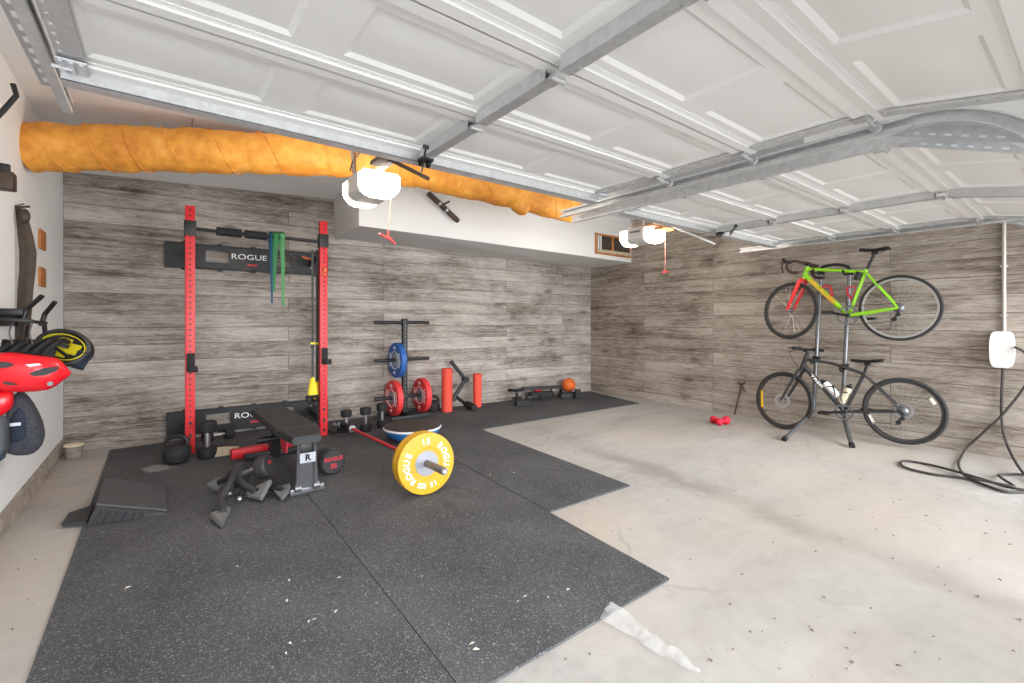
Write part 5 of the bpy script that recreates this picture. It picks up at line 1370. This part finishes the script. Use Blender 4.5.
# wooden blocks, hook and bracket on the left wall
for k, (y0, y1, lab) in enumerate(((228.5, 251, 'upper orange wooden block set in the left wall'), (266.5, 287.5, 'lower orange wooden block set in the left wall'))):
    a, b = xp(38.6, y0, -.735), xp(44, y1, -.735); mb = MB(); mb.box((-.732, (a.y + b.y) / 2, (a.z + b.z) / 2), (.02, abs(a.y - b.y), a.z - b.z), None, .003)
    tag(mb.build('wooden_block', 'wood', org=V((-.738, (a.y + b.y) / 2, (a.z + b.z) / 2))), lab, 'wooden block', 'wooden blocks on the left wall')
t = thing('storage_hook', 'black bent storage hook high on the left wall', 'hook', xp(3, 112, -.73))
Yh = 3.35; mb = MB(); mb.tube([yp(-8, 122, 3.75), yp(3, 111, 3.75), yp(16.5, 95.5, 3.75), yp(13, 84, 3.75)], .013, 12); mb.build('hook_rod', 'black', t)
mb = MB(); p = yp(-6, 120, 3.75); mb.box((-.728, 3.75, p.z), (.02, .06, .12), None, .003); mb.bar(V((-.735, 3.75, p.z)), yp(2, 112, 3.75), .02, .02); mb.build('hook_base', 'black', t)
p = yp(4, 181, 3.8); t = thing('tool_clip', 'dark brown clip block on the left wall above the strap', 'clip', V((-.738, 3.8, p.z)))
mb = MB(); mb.box((-.70, 3.8, p.z), (.085, .09, .10), None, .008); mb.build('clip_body', 'bronze', t)
mb = MB(); mb.box((-.70, 3.79, p.z + .075), (.05, .03, .04), None, .006); mb.build('clip_jaw', 'black', t)

# stone pot with a lid in the left back corner
p = V((-.63, 5.76, 0)); t = thing('stone_pot', 'weathered grey pot with a tan lid in the left back corner', 'pot', p)
mb = MB(); mb.lathe([(.056, 0), (.062, .02), (.067, .085), (.067, .10), (.058, .105)], p, Z_, 32); mb.build('pot_body', 'pot', t)
mb = MB(); mb.lathe([(.0, .106), (.062, .106), (.072, .112), (.070, .126), (.04, .134), (0, .136)], p, Z_, 32); mb.build('lid', 'tan', t)

# ------------------------------------------------------------------ clear film, leaves and chips on the floor
def film(rows, label):
    mb = MB(); c = rows[0][0]
    mb.grid(rows); bmesh.ops.subdivide_edges(mb.bm, edges=mb.bm.edges[:], cuts=3, use_grid_fill=True)
    for v in mb.bm.verts: v.co.z = max(.004, v.co.z + random.uniform(-.003, .005))
    bmesh.ops.solidify(mb.bm, geom=mb.bm.faces[:], thickness=.0015)
    return tag(mb.build('plastic_film', 'film', org=V((c.x, c.y, 0)), smooth=80), label, 'plastic film')
G = lambda x, y, z=.012: fl(x, y, z)
film([[G(600, 618, .014), G(610, 601, .03)], [G(608, 625), G(618, 607, .022)], [G(622, 631), G(629, 612, .02)], [G(636, 638), G(637, 622, .02)], [G(648, 648), G(650, 632, .03)], [G(662, 656), G(664, 642, .03)], [G(672, 660), G(680, 650, .028)], [G(684, 668), G(690, 662, .02)], [G(697, 674), G(701, 671)]], 'crumpled strip of clear plastic film trailing off the mat corner')
def bits(name, mats, spots, smin, smax, z, label, cat):
    mb = MB()
    for (x, y) in spots:
        p = fl(x, y, z); s_ = random.uniform(smin, smax); a = random.uniform(0, 6.28); R = M.Rotation(a, 3, 'Z')
        pts = [p + R @ V(q) for q in ((-s_, 0, .001), (-.3 * s_, -.38 * s_, .004), (s_, 0, .002), (-.2 * s_, .4 * s_, .006))]
        mb.slab(pts, (0, 0, .002))
    return tag(mb.build(name, mats, org=V((0, 0, 0)), smooth=0), label, cat, kind='stuff')
sp = [(756, 408 + 75), (735, 491), (850, 510), (776, 556 + 0), (824, 598), (812, 631), (871, 609), (855, 634), (847, 649), (915, 653), (950, 592), (978, 597), (938, 568), (893, 559), (876, 530), (894, 536), (918, 509), (986, 534), (1020, 620), (762, 632), (733, 650), (730, 605), (742, 575), (840, 540), (816, 552), (842, 545), (630, 530), (612, 532), (640, 633), (590, 655), (566, 660), (700, 520), (668, 500), (690, 560), (52, 476), (58, 473), (48, 478), (61, 477), (55, 471), (28, 600), (12, 630), (35, 560), (18, 570), (520, 444), (527, 442), (548, 450), (575, 452), (666, 440), (760, 465), (790, 470), (820, 455), (860, 480), (900, 500), (940, 530), (970, 560), (1000, 580), (1010, 545)]
sp += [(random.uniform(690, 1020), random.uniform(440, 680)) for _ in range(25)]
bits('leaf_litter', 'leaf', sp, .004, .010, .0, 'scattered dry leaf bits on the bare concrete', 'leaf litter')
sp = [(314, 620), (309, 622), (336, 612), (339, 578), (422, 577), (548, 598), (525, 597), (518, 602), (568, 590), (290, 644), (289, 581), (287, 601), (472, 644), (476, 650), (286, 654), (128, 588), (490, 475), (514, 473), (237, 567)]
bits('wood_chips', 'chip', sp, .007, .013, FZ, 'pale wood chips dropped on the black rubber mats', 'wood chips')
for o in sc.objects:
    if '_org' in o.keys(): del o['_org']
